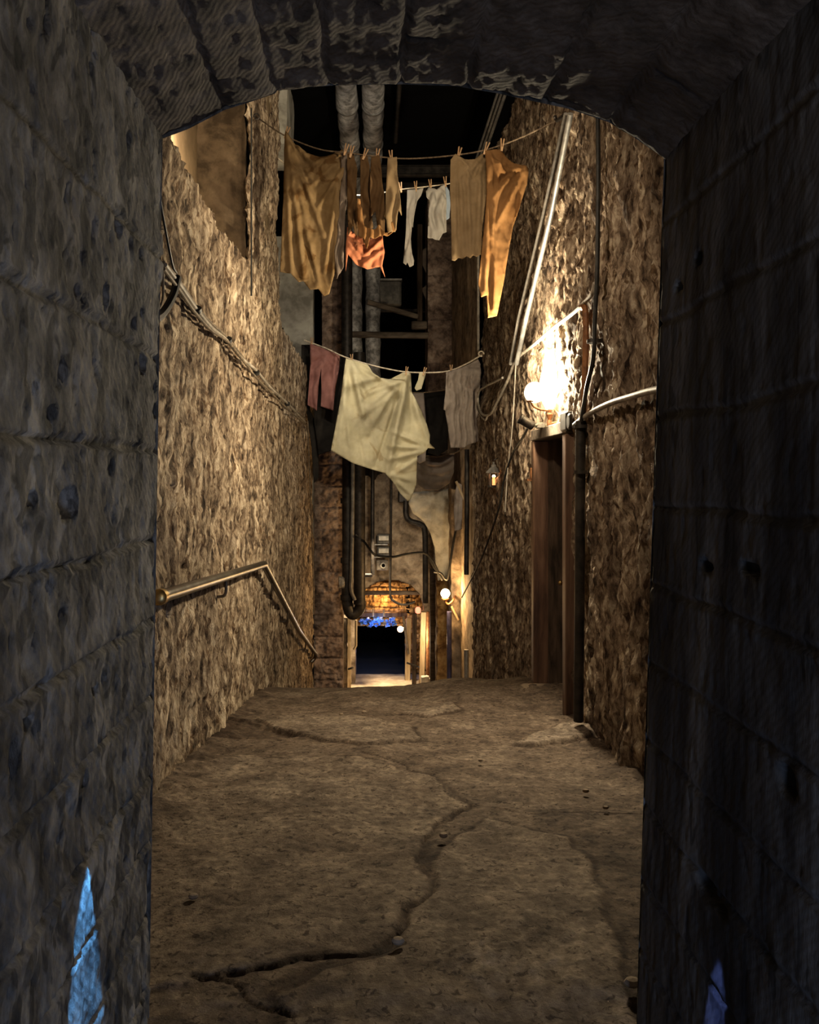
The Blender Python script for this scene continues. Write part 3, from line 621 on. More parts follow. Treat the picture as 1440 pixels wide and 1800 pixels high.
# ------------------------------------------------------------------ cables
def cable(name, pts, r, m, label, cat='cable', group=None, n=8):
    o = MB().tube(spline(pts, 8), r, n).build(name, m); return tag(o, label, cat, group)
LX = XL+.075
bun = [(288, 470), (312, 500), (345, 545), (372, 572), (400, 598), (425, 632), (450, 655), (478, 685), (505, 710), (538, 742)]
for k in range(3):
    pts = [PX(a+random.uniform(-2, 2), b_+random.uniform(-5, 5)+k*5-5, LX+.012*k) for a, b_ in bun]
    cable('cable', pts, .010+.003*(k == 1), M['grey_cable' if k == 1 else 'brown_cable'],
          ['thin brown cable along the top of the diagonal bundle on the left wall', 'thicker pale grey cable in the middle of the diagonal bundle on the left wall', 'thin brown cable along the underside of the diagonal bundle on the left wall'][k], group=None)
cable('cable', [PX(a, b_, LX) for a, b_ in ((276, 300), (283, 360), (292, 410), (303, 465), (310, 480))], .007, M['cable'], 'thin black wire dropping from the arch corner to the cable bundle')
cable('cable', [PX(a, b_, LX+.02) for a, b_ in ((312, 488), (304, 520), (285, 552), (262, 566))], .022, M['cable'], 'thick black looped cable hanging below the start of the left wall bundle')
cable('cable', [PX(a, b_, LX+.02) for a, b_ in ((286, 470), (287, 500), (285, 530), (270, 560))], .006, M['brown_cable'], 'thin brown wire hanging straight inside the black cable loop')
o = MB().ball(PX(279, 466, XL+.05), .022, 12, (1, 1, 1.3)).tube([PX(279, 466, XL+.05), PX(288, 470, XL)], .008).build('cable_clip', M['box_white']); tag(o, 'white cable clip at the head of the left wall cable bundle', 'cable clip')
for a, b_ in ((345, 545), (400, 598), (450, 655), (505, 710)):
    o = MB().lathe(PX(a, b_, LX+.01), [(.03, -.012), (.034, -.012), (.034, .012), (.03, .012)], 12, (0, .7, -.7)).build('cable_tie', M['cable'])
    tag(o, 'black tie round the diagonal cable bundle, %s' % {345: 'the topmost', 400: 'second from the top', 450: 'third from the top', 505: 'the lowest'}[a], 'cable tie', 'ties on the left wall cable bundle')
cable('cable', [PX(442, b_, LX-.01) for b_ in (190, 300, 400, 470, 500, 520)], .008, M['cable'], 'straight black wire running down the plastered pier on the left')
cable('cable', [PX(a, b_, LX-.01) for a, b_ in ((541, 740), (545, 850), (550, 980), (552, 1080))], .012, M['brown_cable'], 'dusty brown cable running down the far edge of the left wall')
RXc = XR-.085
# diagonal conduits on the right wall
for k, (dx, r_, m_, lb) in enumerate(((0, .022, 'galv', 'silver conduit running diagonally down the right wall, the nearer to the arch'), (-13, .018, 'box_grey', 'dull grey conduit beside the silver one on the right wall'))):
    o = MB().tube([PX(1003+dx*.6, 200, RXc-.05), PX(968+dx, 380, RXc-.05), PX(925+dx, 560, RXc-.05), PX(908+dx*.8, 640, RXc-.05)], r_, 10).build('conduit', M[m_]); tag(o, lb, 'conduit')
cable('cable', [PX(a, b_, RXc) for a, b_ in ((1046, 498), (1038, 520), (1010, 548), (975, 575), (940, 605), (908, 632), (893, 668), (875, 705), (862, 728), (848, 728), (841, 710), (840, 690))], .016, M['grey_cable'], 'pale grey cable swooping from above the lamp down to the grey shirt')
cable('cable', [PX(a, b_, RXc) for a, b_ in ((884, 664), (868, 672), (852, 680), (842, 690), (840, 718), (852, 738), (858, 730))], .014, M['grey_cable'], 'pale grey cable loop curling back beside the grey shirt')
cable('cable', [PX(a, b_, RXc) for a, b_ in ((907, 640), (904, 700), (900, 760), (893, 820), (888, 900))], .006, M['grey_cable'], 'thin pale wire hanging straight below the silver conduit')
o = MB().tube(spline([PX(a, b_, RXc-.01) for a, b_ in ((1051, 205), (1052, 300), (1051, 400), (1050, 480), (1046, 560), (1043, 630), (1032, 680), (1022, 740))]), .015, 10).build('cable', M['cable']); tag(o, 'thick black cable running down the rubble wall from arch to junction box', 'cable')
o = MB().tube([PX(1021, 740, RXc), PX(1020, 900, RXc), PX(1019, 1080, RXc), PX(1017, 1268, RXc)], .036, 14).build('downpipe', M['iron']); tag(o, 'black downpipe against the near post of the brown door', 'pipe')
for b_ in (600, 750, 830):
    o = MB().lathe(PX(1022 if b_ > 700 else 1045, b_, RXc), [(.03, -.012), (.05, -.012), (.05, .012), (.03, .012)], 14).box(PX(1026 if b_ > 700 else 1047, b_, RXc+.03), (.07, .11, .02)).build('pipe_clamp', M['iron'])
    tag(o, {600: 'black clamp on the cable high above the junction box', 750: 'black clamp at the top of the black downpipe', 830: 'black clamp on the downpipe below the junction box'}[b_], 'clamp')
o = MB().tube(spline([PX(a, b_, RXc+.01) for a, b_ in ((1028, 733), (1045, 722), (1075, 708), (1110, 697), (1140, 688), (1160, 684))]), .019, 12).build('conduit', M['grey_cable']); tag(o, 'dusty grey conduit climbing right from the junction box to the arch', 'conduit')
cable('cable', [PX(a, b_, RXc) for a, b_ in ((930, 748), (920, 768), (905, 790), (893, 820), (885, 850), (878, 890), (862, 940), (845, 985), (825, 1025), (812, 1050))], .012, M['cable'], 'black cable looping down the right wall past the lantern')
cable('cable', [PX(a, b_, RXc) for a, b_ in ((1022, 540), (1029, 545), (1030, 600), (1027, 700), (1024, 735))], .022, M['rust'], 'rusty brown pipe dropping vertically right of the lamp')
for k, b_ in enumerate((4.45, 4.52, 4.6)):
    o = MB().tube([(XR-.03-.02*k, 9.0, CZ+b_), (XR-.03-.02*k, 12.4, CZ+b_)], .02, 8).build('conduit', M['galv']); tag(o, ['lowest of three thin conduits along the top of the right wall', 'middle one of three thin conduits along the top of the right wall', 'topmost of three thin conduits along the top of the right wall'][k], 'conduit')

# small lantern
ln = thing('lantern', P(868, 845, 10.2), 'small hanging candle lantern with a peaked cap on the right wall', 'lantern')
lc = P(868, 840, 10.2)
MB().lathe(lc+Vector((0, 0, .06)), [(.095, 0), (.095, .012), (.05, .06), (.03, .075), (.03, .10), (.012, .11), (.012, .14)], 4).build('cap', M['galv'], ln)
MB().lathe(lc+Vector((0, 0, -.12)), [(.075, 0), (.08, .02), (.07, .03)], 4).build('base', M['iron'], ln)
m_ = MB()
for sx_ in (-1, 1):
    for sy_ in (-1, 1): m_.box(lc+Vector((sx_*.048, sy_*.048, -.02)), (.012, .012, .18))
m_.build('corner_bars', M['iron'], ln)
MB().box(lc+Vector((0, 0, -.02)), (.085, .085, .16)).build('glass_panes', M['glass'], ln)
MB().lathe(lc+Vector((0, 0, -.10)), [(.02, 0), (.022, .08), (.016, .10), (.004, .13)], 12).build('candle', M['candle'], ln)
MB().tube(spline([lc+Vector((0, 0, .22)), lc+Vector((.06, 0, .25)), Vector((XR, lc.y, lc.z+.24))]), .006).build('hook', M['iron'], ln)
light('lantern_light', 'POINT', lc+Vector((-.0, -.0, 0.02)), 1.2, (1, .4, .15), .02)

# ------------------------------------------------------------------ washing
def cloth(name, outline, D, m, label, cat, group=None, pegs=(), fold=.03, nfold=9, swag=0.0, seed=0.0, res=2.6, noise=.008, vert=0.0, vw=14.0, tilt=0.0, parent=None, ridges=(), hollow=0.0):
    cx = sum(p[0] for p in outline)/len(outline); ty = min(p[1] for p in outline)
    w_ = max(p[0] for p in outline)-min(p[0] for p in outline); hgt = max(p[1] for p in outline)-ty
    def bulge(x, y):
        h = 0*x
        for i, (qx, qy) in enumerate(pegs):
            th = np.arctan2(x-qx, y-qy+6); r_ = np.hypot(x-qx, y-qy)
            wgt = sstep(4, 50, r_)*np.exp(-r_/(hgt*.9))
            h += .7*fold*np.sin(th*nfold+1.3*i+seed+1.2*pn(x/40, y/40, x*0+seed))*wgt
            h += 1.1*fold*(1-3*np.abs(pn(th*nfold*.45+seed, r_/170, x*0+i*3.1+seed)))*wgt
        if swag and len(pegs) >= 2:
            (ax_, ay_), (bx_, by_) = pegs[0], pegs[1]; u_ = (x-ax_)/(bx_-ax_+1e-6); par = 4*u_*(1-u_)
            h += swag*np.sin((y-ay_-par*hgt*.28*np.exp(-(y-ay_)/hgt))/(hgt*.045)+seed)*np.clip(par, 0, 1)*np.exp(-(y-ay_)/(hgt*.35))
        if vert: h += vert*np.sin((x+6*pn(y/60, x*0+seed, x*0)*3)/vw*2*PI/2+3*pn(x/vw/2, y/200, x*0+seed))*sstep(0, hgt*.25, y-ty)
        for (x0_, y0_, x1_, y1_, wd, am) in ridges:
            L2 = (x1_-x0_)**2+(y1_-y0_)**2; t_ = np.clip(((x-x0_)*(x1_-x0_)+(y-y0_)*(y1_-y0_))/L2, 0, 1)
            dd = np.hypot(x-x0_-t_*(x1_-x0_), y-y0_-t_*(y1_-y0_)); h += am*np.exp(-(dd/wd)**2)*(.35+.65*np.sin(PI*np.clip(t_, .02, .98)))
        h += hollow*np.sin(np.clip((y-ty)/hgt, 0, 1)*PI)
        h += .004*(1-3*np.abs(pn(x/11+.8*pn(x/30, y/50, x*0), y/90, x*0+seed+5)))*sstep(0, 25, y-ty)
        return h+tilt*(x-cx)/w_
    xa, za, dy, tris = poly_plate(name, outline, D, .003, m, bulge, res, None, noise)
    mb = MB(); mb.v = [(x, D-d_, z) for x, z, d_ in zip(xa, za, dy)]; mb.f = [list(f) for f in tris]
    o = mb.build(name, m, parent)
    for p in o.data.polygons: p.use_smooth = True
    try:
        a_ = o.data.attributes.get('sharp_edge')
        if a_: o.data.attributes.remove(a_)
    except Exception: pass
    so = o.modifiers.new('thickness', 'SOLIDIFY'); so.thickness = .006; so.offset = 0
    if not parent: tag(o, label, cat, group)
    return o
def ragged(pts, amp=3, step_=7, seed=1):
    """adds torn points along a run of outline points"""
    r_ = random.Random(seed); out = []
    for (a, b_), (c, d) in zip(pts[:-1], pts[1:]):
        n_ = max(1, int(math.hypot(c-a, d-b_)/step_))
        for k_ in range(n_): t_ = k_/n_; out.append((a+(c-a)*t_+r_.uniform(-1, 1)*amp*.4, b_+(d-b_)*t_+(amp if k_ % 2 else -amp)*r_.uniform(.4, 1)))
    out.append(pts[-1]); return out
# -- upper line
D1 = 7.55
def Dl(px): return 8.05+(6.95-8.05)*(px-450)/(985-450)
l1 = [(450, 205), (500, 238), (560, 262), (607, 268), (660, 275), (720, 279), (800, 273), (860, 262), (920, 240), (985, 208)]
o = MB().tube(spline([P(a, b_, Dl(a)) for a, b_ in l1], 6), .007, 8).build('clothes_line', M['dark_rope']); tag(o, 'upper front clothes line strung across just beyond the arch', 'clothes line')
o = MB().tube(spline([PX(446, 206, XL-.03), PX(449, 206, XL+.04)]+[PX(451, 205, XL+.075)+Vector((.026*math.cos(q), 0, .026*math.sin(q))) for q in (3.1, 2.0, 1.0, 0, -1.0, -2.0)], 5), .007, 8).build('wall_hook', M['iron']); tag(o, 'iron ring hook on the left pier holding the upper line', 'hook')
o = MB().tube(spline([PX(990, 203, XR+.05), PX(988, 206, XR-.05), P(985, 208, Dl(985))+Vector((-.03, 0, -.02)), P(985, 208, Dl(985))+Vector((-.045, 0, .02))], 5), .014, 8).build('wall_hook', M['iron']); tag(o, 'black iron bracket high on the right wall holding the upper line', 'hook')
cloth('hanging_sheet', [(502, 230), (508, 240), (520, 258), (540, 272), (565, 277), (590, 270), (603, 262), (610, 300), (609, 350), (600, 420), (592, 470)]+ragged([(580, 522), (560, 512), (535, 498), (510, 486), (492, 478)], 6, 11, 3)+[(495, 430), (499, 350), (500, 290)],
      Dl(555), M['ochre'], 'large torn ochre brown sheet hanging at the left of the upper line', 'sheet', pegs=[(503, 232), (603, 264)], fold=.022, nfold=9, swag=.008, seed=1.0, vert=.004, vw=22,
      ridges=[(504, 236, 512, 480, 5, .05), (506, 240, 535, 490, 5, .05), (507, 244, 560, 505, 5, .045), (509, 250, 575, 430, 4, .035), (510, 244, 552, 292, 4, .04), (552, 292, 603, 268, 4, .04), (512, 262, 555, 325, 4, .04), (555, 325, 604, 280, 4, .04), (514, 290, 560, 365, 4.5, .045), (560, 365, 605, 300, 4.5, .045), (603, 290, 584, 500, 4, .04), (600, 300, 570, 480, 3.5, .03), (596, 268, 601, 400, 3, -.03), (520, 330, 545, 420, 4, -.03), (540, 430, 556, 495, 3, -.03)])
cloth('hanging_rag', [(600, 266), (612, 268), (611, 340), (606, 400), (604, 470), (592, 490), (588, 440), (596, 380), (600, 320)], Dl(606)+.06, M['dark_grey_cloth'], 'narrow grey brown strip of cloth behind the right edge of the ochre sheet', 'cloth', pegs=[(606, 267)], fold=.03, nfold=8, vert=.015, vw=8)
cloth('hanging_apron', [(611, 400), (625, 412), (650, 420), (672, 412), (676, 445), (672, 468), (677, 488), (668, 470), (645, 474), (625, 464), (612, 448), (608, 478), (608, 440)],
      Dl(642)+.10, M['orange'], 'bright orange apron with dangling ties behind the torn brown strips', 'apron', pegs=[(612, 405), (674, 415)], fold=.02, nfold=8, swag=.006, vert=.004, vw=8, seed=2, ridges=[(612, 410, 640, 452, 3, .04), (640, 452, 673, 420, 3, .04), (611, 425, 640, 466, 3, .03), (640, 466, 674, 440, 3, .03), (618, 410, 642, 436, 3, -.03), (642, 436, 668, 416, 3, -.03)])
for k, (pts, mm, lb) in enumerate((
    ([(610, 272), (622, 271), (628, 300), (626, 340), (630, 385), (628, 420), (620, 400), (612, 415), (611, 340)], 'brown_cloth', 'dark brown torn strip at the left end of the ragged garment'),
    ([(634, 276), (646, 274), (652, 310), (651, 350), (656, 400), (640, 430), (634, 395), (634, 340)], 'brown_cloth', 'second dark brown torn strip, above the orange apron centre'),
    ([(652, 278), (668, 274), (672, 320), (678, 370), (676, 410), (664, 400), (660, 375), (652, 385), (650, 330)], 'brown_cloth', 'third dark brown torn strip, right above the apron edge'),
    ([(682, 279), (698, 277), (699, 310), (703, 345), (706, 380), (700, 372), (695, 408), (682, 412), (677, 380), (679, 330)], 'tan_cloth', 'tan torn strip with a loop at the right end of the ragged garment'))):
    cloth('torn_strip', ragged(pts, 1.5, 9, k), Dl(pts[0][0])-.02*k, M[mm], lb, 'cloth', 'torn strips on the upper line', pegs=[pts[0]], fold=.025, nfold=8, vert=.02, vw=7, seed=k, hollow=.02)
cloth('torn_strip', ragged([(628, 350), (634, 352), (640, 400), (655, 405), (668, 395), (678, 412), (694, 380), (697, 405), (690, 412), (670, 416), (650, 420), (646, 440), (640, 422), (630, 415)], 2, 8, 9), Dl(660)-.1, M['rust_cloth'], 'yellow orange frayed scrap across the middle of the orange apron', 'cloth', 'torn strips on the upper line', pegs=[(634, 350)], fold=.03, nfold=8, vert=.02, vw=6)
cloth('hanging_skirt', [(792, 282), (800, 272), (815, 280), (835, 280), (850, 270), (857, 290), (855, 340), (848, 400), (845, 449)]+ragged([(845, 449), (820, 452), (794, 458)], 3, 6, 4)+[(793, 400), (791, 330)],
      Dl(825), M['tan_cloth'], 'tan frayed skirt hanging right of the white shirt on the upper line', 'skirt', pegs=[(800, 274), (850, 272)], fold=.015, nfold=8, swag=.008, seed=4, vert=.005, vw=14, ridges=[(800, 276, 800, 448, 3, .03), (806, 280, 815, 450, 3.5, .035), (820, 284, 828, 450, 3, .03), (845, 276, 838, 448, 3.5, .04), (803, 276, 828, 300, 3, .03), (828, 300, 850, 274, 3, .03), (808, 290, 832, 322, 3, .025), (832, 322, 850, 290, 3, .025), (852, 290, 848, 440, 3, -.03)])
cloth('hanging_trousers', [(852, 268), (880, 262), (892, 278), (905, 287), (922, 289), (931, 293), (928, 320), (915, 360), (902, 400), (893, 450), (885, 500), (873, 556), (857, 560), (855, 520), (845, 524), (840, 500), (845, 450), (850, 400), (855, 340)],
      Dl(885), M['rust_cloth'], 'rusty orange brown trousers with pale lit edge at the right of the upper line', 'trousers', pegs=[(858, 268), (925, 290)], fold=.015, nfold=8, swag=.008, seed=5, vert=.005, vw=16, tilt=-.12, ridges=[(858, 272, 852, 515, 4, .05), (862, 275, 868, 545, 4, .05), (880, 270, 862, 420, 4, .035), (924, 292, 870, 400, 4.5, .05), (926, 300, 880, 520, 4, .05), (905, 300, 866, 350, 4, .04), (862, 278, 885, 305, 4, .04), (885, 305, 922, 292, 4, .04), (915, 340, 876, 540, 3, -.04), (868, 400, 860, 550, 3, -.03)])
# -- small line behind
D2 = 9.9
l2 = [(489, 278), (540, 318), (600, 340), (650, 342), (705, 333), (750, 328), (795, 322), (840, 312), (873, 296)]
o = MB().tube(spline([P(a, b_, D2) for a, b_ in l2], 6), .007, 8).build('clothes_line', M['rope']); tag(o, 'thin white clothes line with the small white clothes, behind the upper one', 'clothes line')
cloth('stocking', [(716, 334), (731, 332), (729, 360), (725, 390), (722, 420), (724, 445), (728, 458), (727, 467), (720, 470), (716, 462), (714, 466), (709, 462), (711, 440), (714, 400), (715, 365)], D2-.02, M['white_cloth'], 'long white stocking pinned upright on the thin white line', 'stocking', 'pair of white stockings', pegs=[(722, 333)], fold=.02, nfold=6, vert=.015, vw=6, res=2.4)
cloth('stocking', [(731, 333), (745, 330), (740, 345), (733, 355), (728, 380), (726, 400), (724, 395), (726, 360)], D2+.03, M['white_cloth'], 'white stocking slanting away to the upper right on the thin white line', 'stocking', 'pair of white stockings', pegs=[(738, 332)], fold=.02, nfold=6, vert=.01, vw=5, res=2.4)
cloth('shirt', [(749, 336), (754, 329), (762, 331), (768, 334), (775, 328), (782, 324), (785, 350), (784, 385), (785, 408), (778, 412), (772, 423), (760, 420), (752, 418), (753, 380), (755, 352), (750, 347)], D2-.02, M['white_cloth'], 'small crumpled white shirt on the thin white line', 'shirt', pegs=[(758, 330), (780, 326)], fold=.025, nfold=9, swag=.015, vert=.02, vw=7, res=2.4)
cloth('shirt_sleeve_rag', [(783, 324), (790, 336), (792, 360), (790, 384), (784, 388), (783, 350)], D2+.03, M['blue_cloth'], 'pale blue cloth hanging just behind the small white shirt', 'cloth', pegs=[(785, 325)], fold=.02, nfold=6, res=2.4)
# -- lower line
def D3f(px): return 13.9+(11.95-13.9)*(px-535)/(845-535)
l3 = [(535, 598), (575, 613), (605, 627), (650, 641), (700, 652), (740, 655), (785, 653), (815, 642), (847, 624)]
o = MB().tube(spline([P(a, b_, D3f(a)) for a, b_ in l3], 6), .011, 8).build('clothes_line', M['rope']); tag(o, 'lower white clothes line carrying the big cream sheet', 'clothes line')
o = MB().tube(spline([PX(843, 622, XR+.08), PX(845, 622, XR-.03)]+[PX(846, 622, XR-.07)+Vector((.035*math.cos(q), 0, .035*math.sin(q))) for q in (0, 1.0, 2.1, 3.1, 4.2, 5.2)], 5), .011, 8).build('wall_hook', M['rope']); tag(o, 'pale hook holding the lower line on the right wall', 'hook')
cloth('hanging_cloth', [(530, 606), (545, 606), (548, 640), (545, 720), (552, 735), (560, 780), (560, 840), (552, 850), (548, 790), (540, 730), (529, 690)], D3f(540)+.15, M['black_cloth'], 'black cloth hanging at the far left of the lower line', 'cloth', pegs=[(536, 604)], fold=.03, nfold=8)
cloth('hanging_cloth', [(560, 612), (600, 628), (603, 680), (597, 740), (590, 790), (560, 800), (552, 740), (556, 680)], D3f(580)+.30, M['black_cloth'], 'wide black cloth hanging behind the mauve trousers', 'cloth', pegs=[(565, 614), (598, 626)], fold=.04, nfold=10)
cloth('hanging_trousers', [(545, 604), (560, 609), (566, 612), (582, 618), (598, 624), (596, 650), (590, 680), (586, 722), (575, 718), (564, 714), (565, 680), (565, 648), (560, 680), (557, 722), (548, 716), (541, 712), (544, 670), (546, 640)],
      D3f(572), M['mauve'], 'short mauve trousers at the left of the lower line', 'trousers', pegs=[(550, 606), (594, 622)], fold=.03, nfold=9, vert=.03, vw=10, seed=6)
cloth('hanging_sheet', [(608, 630), (630, 636), (646, 640), (655, 655), (668, 664), (685, 666), (703, 658), (716, 652), (722, 658), (724, 690), (738, 715), (750, 745), (756, 765), (755, 779), (764, 789), (752, 788), (746, 796), (733, 802), (732, 852), (722, 878), (717, 881), (704, 868), (690, 846), (677, 832), (650, 824), (620, 814), (582, 792), (590, 750), (599, 700), (604, 660)],
      D3f(665), M['cream'], 'huge cream sheet with a lower corner pulled aside on the lower line', 'sheet', pegs=[(610, 632), (716, 654)], fold=.035, nfold=10, swag=.015, seed=8, res=2.6,
      ridges=[(716, 656, 680, 835, 6, .14), (716, 660, 630, 770, 7, .07), (714, 662, 640, 720, 6, .06), (620, 640, 645, 760, 6, .08), (762, 789, 690, 760, 4, .07), (762, 789, 684, 785, 4, .07), (762, 789, 682, 808, 4, .07), (760, 789, 690, 835, 4, .05), (758, 787, 724, 700, 5, .06), (690, 835, 725, 845, 4, .05), (694, 842, 722, 868, 4, .05), (645, 640, 700, 690, 5, .05), (650, 660, 710, 668, 5, -.06), (620, 640, 650, 690, 5, .07), (650, 690, 712, 668, 5, .07), (618, 650, 640, 730, 5, .06), (640, 730, 710, 680, 5, .05), (612, 640, 596, 780, 5, .05), (700, 700, 660, 820, 4, -.07), (606, 700, 618, 800, 4, .04), (625, 740, 640, 815, 4, -.04)])
cloth('small_sock', [(737, 655), (749, 656), (745, 670), (741, 684), (732, 687), (729, 682), (735, 668)], D3f(740)-.02, M['cream'], 'tiny cream sock pegged right of the big cream sheet', 'sock', pegs=[(742, 656)], fold=.02, nfold=6, res=2.2)
cloth('hanging_shirt', [(784, 654), (800, 650), (822, 642), (840, 632), (845, 640), (846, 670), (841, 690), (842, 720), (842, 776), (828, 780), (815, 787), (792, 787), (788, 750), (783, 722), (780, 720), (783, 690)],
      D3f(815), M['grey_cloth'], 'pleated grey brown shirt hanging at the right end of the lower line', 'shirt', pegs=[(790, 654), (840, 634)], fold=.03, nfold=14, vert=.035, vw=6, seed=7)
# -- dim clothes behind the cream sheet
D4 = 14.6
l4 = [(541, 662), (560, 668), (640, 682), (700, 688), (745, 690), (800, 682), (816, 676)]
o = MB().tube(spline([P(a, b_, D4) for a, b_ in l4], 6), .010, 8).build('clothes_line', M['dark_rope']); tag(o, 'dim clothes line behind the big cream sheet', 'clothes line')
o = MB().tube([P(634, 790, 15.3), P(735, 803, 14.95), P(798, 797, 14.85), P(813, 790, 14.8)], .012, 8).build('clothes_line', M['dark_rope']); tag(o, 'dim short line holding the sagging brown blanket', 'clothes line')
cloth('hanging_shirt', [(724, 692), (745, 690), (747, 715), (750, 760), (748, 810), (738, 815), (730, 808), (728, 740)], D4, M['grey_cloth'], 'grey ragged shirt showing right behind the cream sheet', 'shirt', pegs=[(728, 692), (745, 692)], fold=.03, nfold=10, vert=.03, vw=6)
cloth('black_coat', [(745, 690), (756, 689), (785, 686), (788, 730), (787, 790), (770, 802), (752, 796), (748, 740)], D4+.15, M['black_cloth'], 'black coat hanging between cream sheet and grey shirt', 'coat', pegs=[(750, 690), (784, 686)], fold=.04, nfold=8)
cloth('draped_blanket', [(733, 812), (752, 803), (775, 800), (799, 797), (798, 830), (790, 850), (770, 862), (748, 862), (735, 852), (732, 830)], 14.9, M['dark_grey_cloth'], 'dull brown blanket sagging below the black coat', 'blanket', pegs=[(735, 806), (798, 800)], fold=.03, nfold=5, swag=.07, seed=3)
cloth('hanging_rag', [(804, 848), (812, 852), (813, 880), (812, 930), (800, 934), (798, 900), (800, 868)], 13.6, M['grey_cloth'], 'pale mottled rag on a stick above the far lamp', 'cloth', pegs=[(806, 848)], fold=.02, nfold=7, vert=.02, vw=5)
o = MB().tube([P(802, 846, 13.6), P(816, 878, 13.6)], .022, 8).build('stick', M['pale_wood']); tag(o, 'short pale wooden stick holding the mottled rag', 'stick')
# -- pegs
def peg_mesh():
    m_ = MB()
    for s_ in (-1, 1):
        rot = Matrix.Rotation(s_*.10, 3, 'Y'); m_.box((s_*.007, 0, .018), (.009, .012, .095), rot, bev=.002)
    m_.tube([(-.012, 0, .02), (.012, 0, .02)], .003, 6)
    me = bpy.data.meshes.new('clothes_peg'); me.from_pydata(m_.v, [], m_.f); me.materials.append(M['pole']); return me
pm = peg_mesh()
peg_list = [(503, 236, Dl(503), 'left corner of the large ochre sheet'), (607, 266, Dl(607), 'right corner of the large ochre sheet'), (617, 270, Dl(617), 'leftmost brown torn strip'), (640, 274, Dl(640), 'second brown torn strip'), (663, 275, Dl(663), 'third brown torn strip'), (688, 278, Dl(688), 'tan torn strip'),
    (806, 272, Dl(806), 'left corner of the tan skirt'), (853, 264, Dl(853), 'left corner of the rusty trousers'), (882, 258, Dl(882), 'waist of the rusty trousers'),
    (705, 332, D2, 'thin white line left of the stockings'), (731, 330, D2, 'white stockings'), (757, 327, D2, 'left shoulder of the small white shirt'), (783, 322, D2, 'right shoulder of the small white shirt'),
    (548, 603, D3f(548), 'left side of the mauve trousers'), (619, 632, D3f(619), 'left corner of the big cream sheet'), (714, 654, D3f(714), 'middle corner of the big cream sheet'), (745, 655, D3f(745), 'tiny cream sock'), (793, 651, D3f(793), 'left shoulder of the pleated grey shirt')]
for i, (a, b_, D, lb) in enumerate(peg_list):
    o = bpy.data.objects.new('clothes_peg', pm); C.objects.link(o); o.location = P(a, b_, D)+Vector((0, -.012, -.01)); s_ = 1.25*(D/8)**.35
    o.scale = (s_, s_, s_); o.rotation_euler = (0, random.uniform(-.15, .45), random.uniform(-.4, .4))
    tag(o, 'wooden clothes peg gripping the '+lb if 'line' not in lb else 'wooden clothes peg standing on the '+lb, 'clothes peg', 'clothes pegs on the washing lines')

# ------------------------------------------------------------------ ducts and roof metalwork
for k, px in enumerate((608, 656)):
    zc = CZ+5.42; x0 = (px-VX)/F*11.3
    path = spline([(x0, 8.2, zc), (x0, 11, zc), (x0, 14, zc), (x0, 16.4, zc), (x0, 16.9, zc-.12), (x0, 17.05, zc-.5), (x0, 17.05, zc-2), (x0, 17.05, zc-5.2)], 22)
    rad = [.138+.026*(1-abs(2*((path[i][1]*1.35-path[i][2]*1.35+.3*k) % 1)-1))**.6+.004*math.sin(i*2.3+k) for i in range(len(path))]
    t_ = thing('insulated_duct', path[0], ['left one of the two silver wrapped ducts under the black roof', 'right one of the two silver wrapped ducts under the black roof'][k], 'duct', 'wrapped ducts under the roof')
    MB().tube(path, rad, 22).build('duct_body', M['duct'], t_)
    for yy in (10.5, 11.9, 13.3, 14.7):
        MB().lathe((x0, yy, zc), [(.150, -.02), (.166, -.02), (.166, .02), (.150, .02)], 22, (0, 1, 0)).build('band', M['galv'], t_)
o = MB().tube([((703-VX)/F*11.3, 10.5, CZ+5.5), ((703-VX)/F*11.3, 13.4, CZ+5.5)], .035, 10).build('roof_pipe', M['iron']); tag(o, 'thin dark pipe under the roof right of the wrapped ducts', 'pipe')
def girder(name, px0, px1, py, D, h, m, lb, cat='beam'):
    a, b_ = P(px0, py, D), P(px1, py, D); c = (a+b_)/2; L_ = b_.x-a.x
    m_ = MB().box(c, (L_, .03, h)).box(c+Vector((0, 0, h/2)), (L_, .12, .02), bev=.004).box(c-Vector((0, 0, h/2)), (L_, .12, .02), bev=.004)
    return tag(m_.build(name, m, None), lb, cat)
girder('steel_beam', 520, 850, 301, 14.2, .16, M['iron'], 'black steel beam crossing behind the thin white line, nearest the roof')
girder('steel_beam', 520, 850, 330, 15.4, .14, M['iron'], 'second black steel beam crossing lower behind the stockings')
def timber(name, p0, p1, wdt, m, lb, cat='timber'):
    d_ = (p1-p0); L_ = d_.length; q = d_.to_track_quat('X', 'Z').to_matrix()
    return tag(MB().box((p0+p1)/2, (L_, wdt, wdt), q, bev=.012).build(name, m), lb, cat)
timber('timber_beam', P(608, 588, 16.9), P(753, 590, 16.9), .12, M['grey_wood'], 'grey wooden beam across the dark opening above the cream sheet', 'beam')
timber('timber_brace', P(646, 531, 16.8), P(735, 557, 16.8), .10, M['grey_wood'], 'slanting wooden brace inside the dark opening', 'beam')
timber('timber_post', P(738, 395, 16.9), P(738, 566, 16.9), .11, M['dark_wood'], 'dark wooden post inside the right of the dark opening', 'post')
timber('timber_beam', P(604, 546, 19.0), P(762, 546, 19.0), .08, M['iron'], 'thin black bar carrying the metal tank in the dark opening', 'beam')
o = MB().box(P(737, 572, 16.9), (.32, .2, .16), bev=.02).build('wooden_box', M['grey_wood']); tag(o, 'small grey box resting in the right of the dark opening', 'box')
tk = thing('cistern', P(683, 540, 19.0), 'dark metal tank with a rounded lid in the dark opening', 'tank')
MB().box(P(684, 518, 19.0), (.56, .4, .58), bev=.04).build('body', M['box_grey'], tk); MB().box(P(684, 495, 19.0), (.60, .44, .06), bev=.02).build('lid', M['galv'], tk)
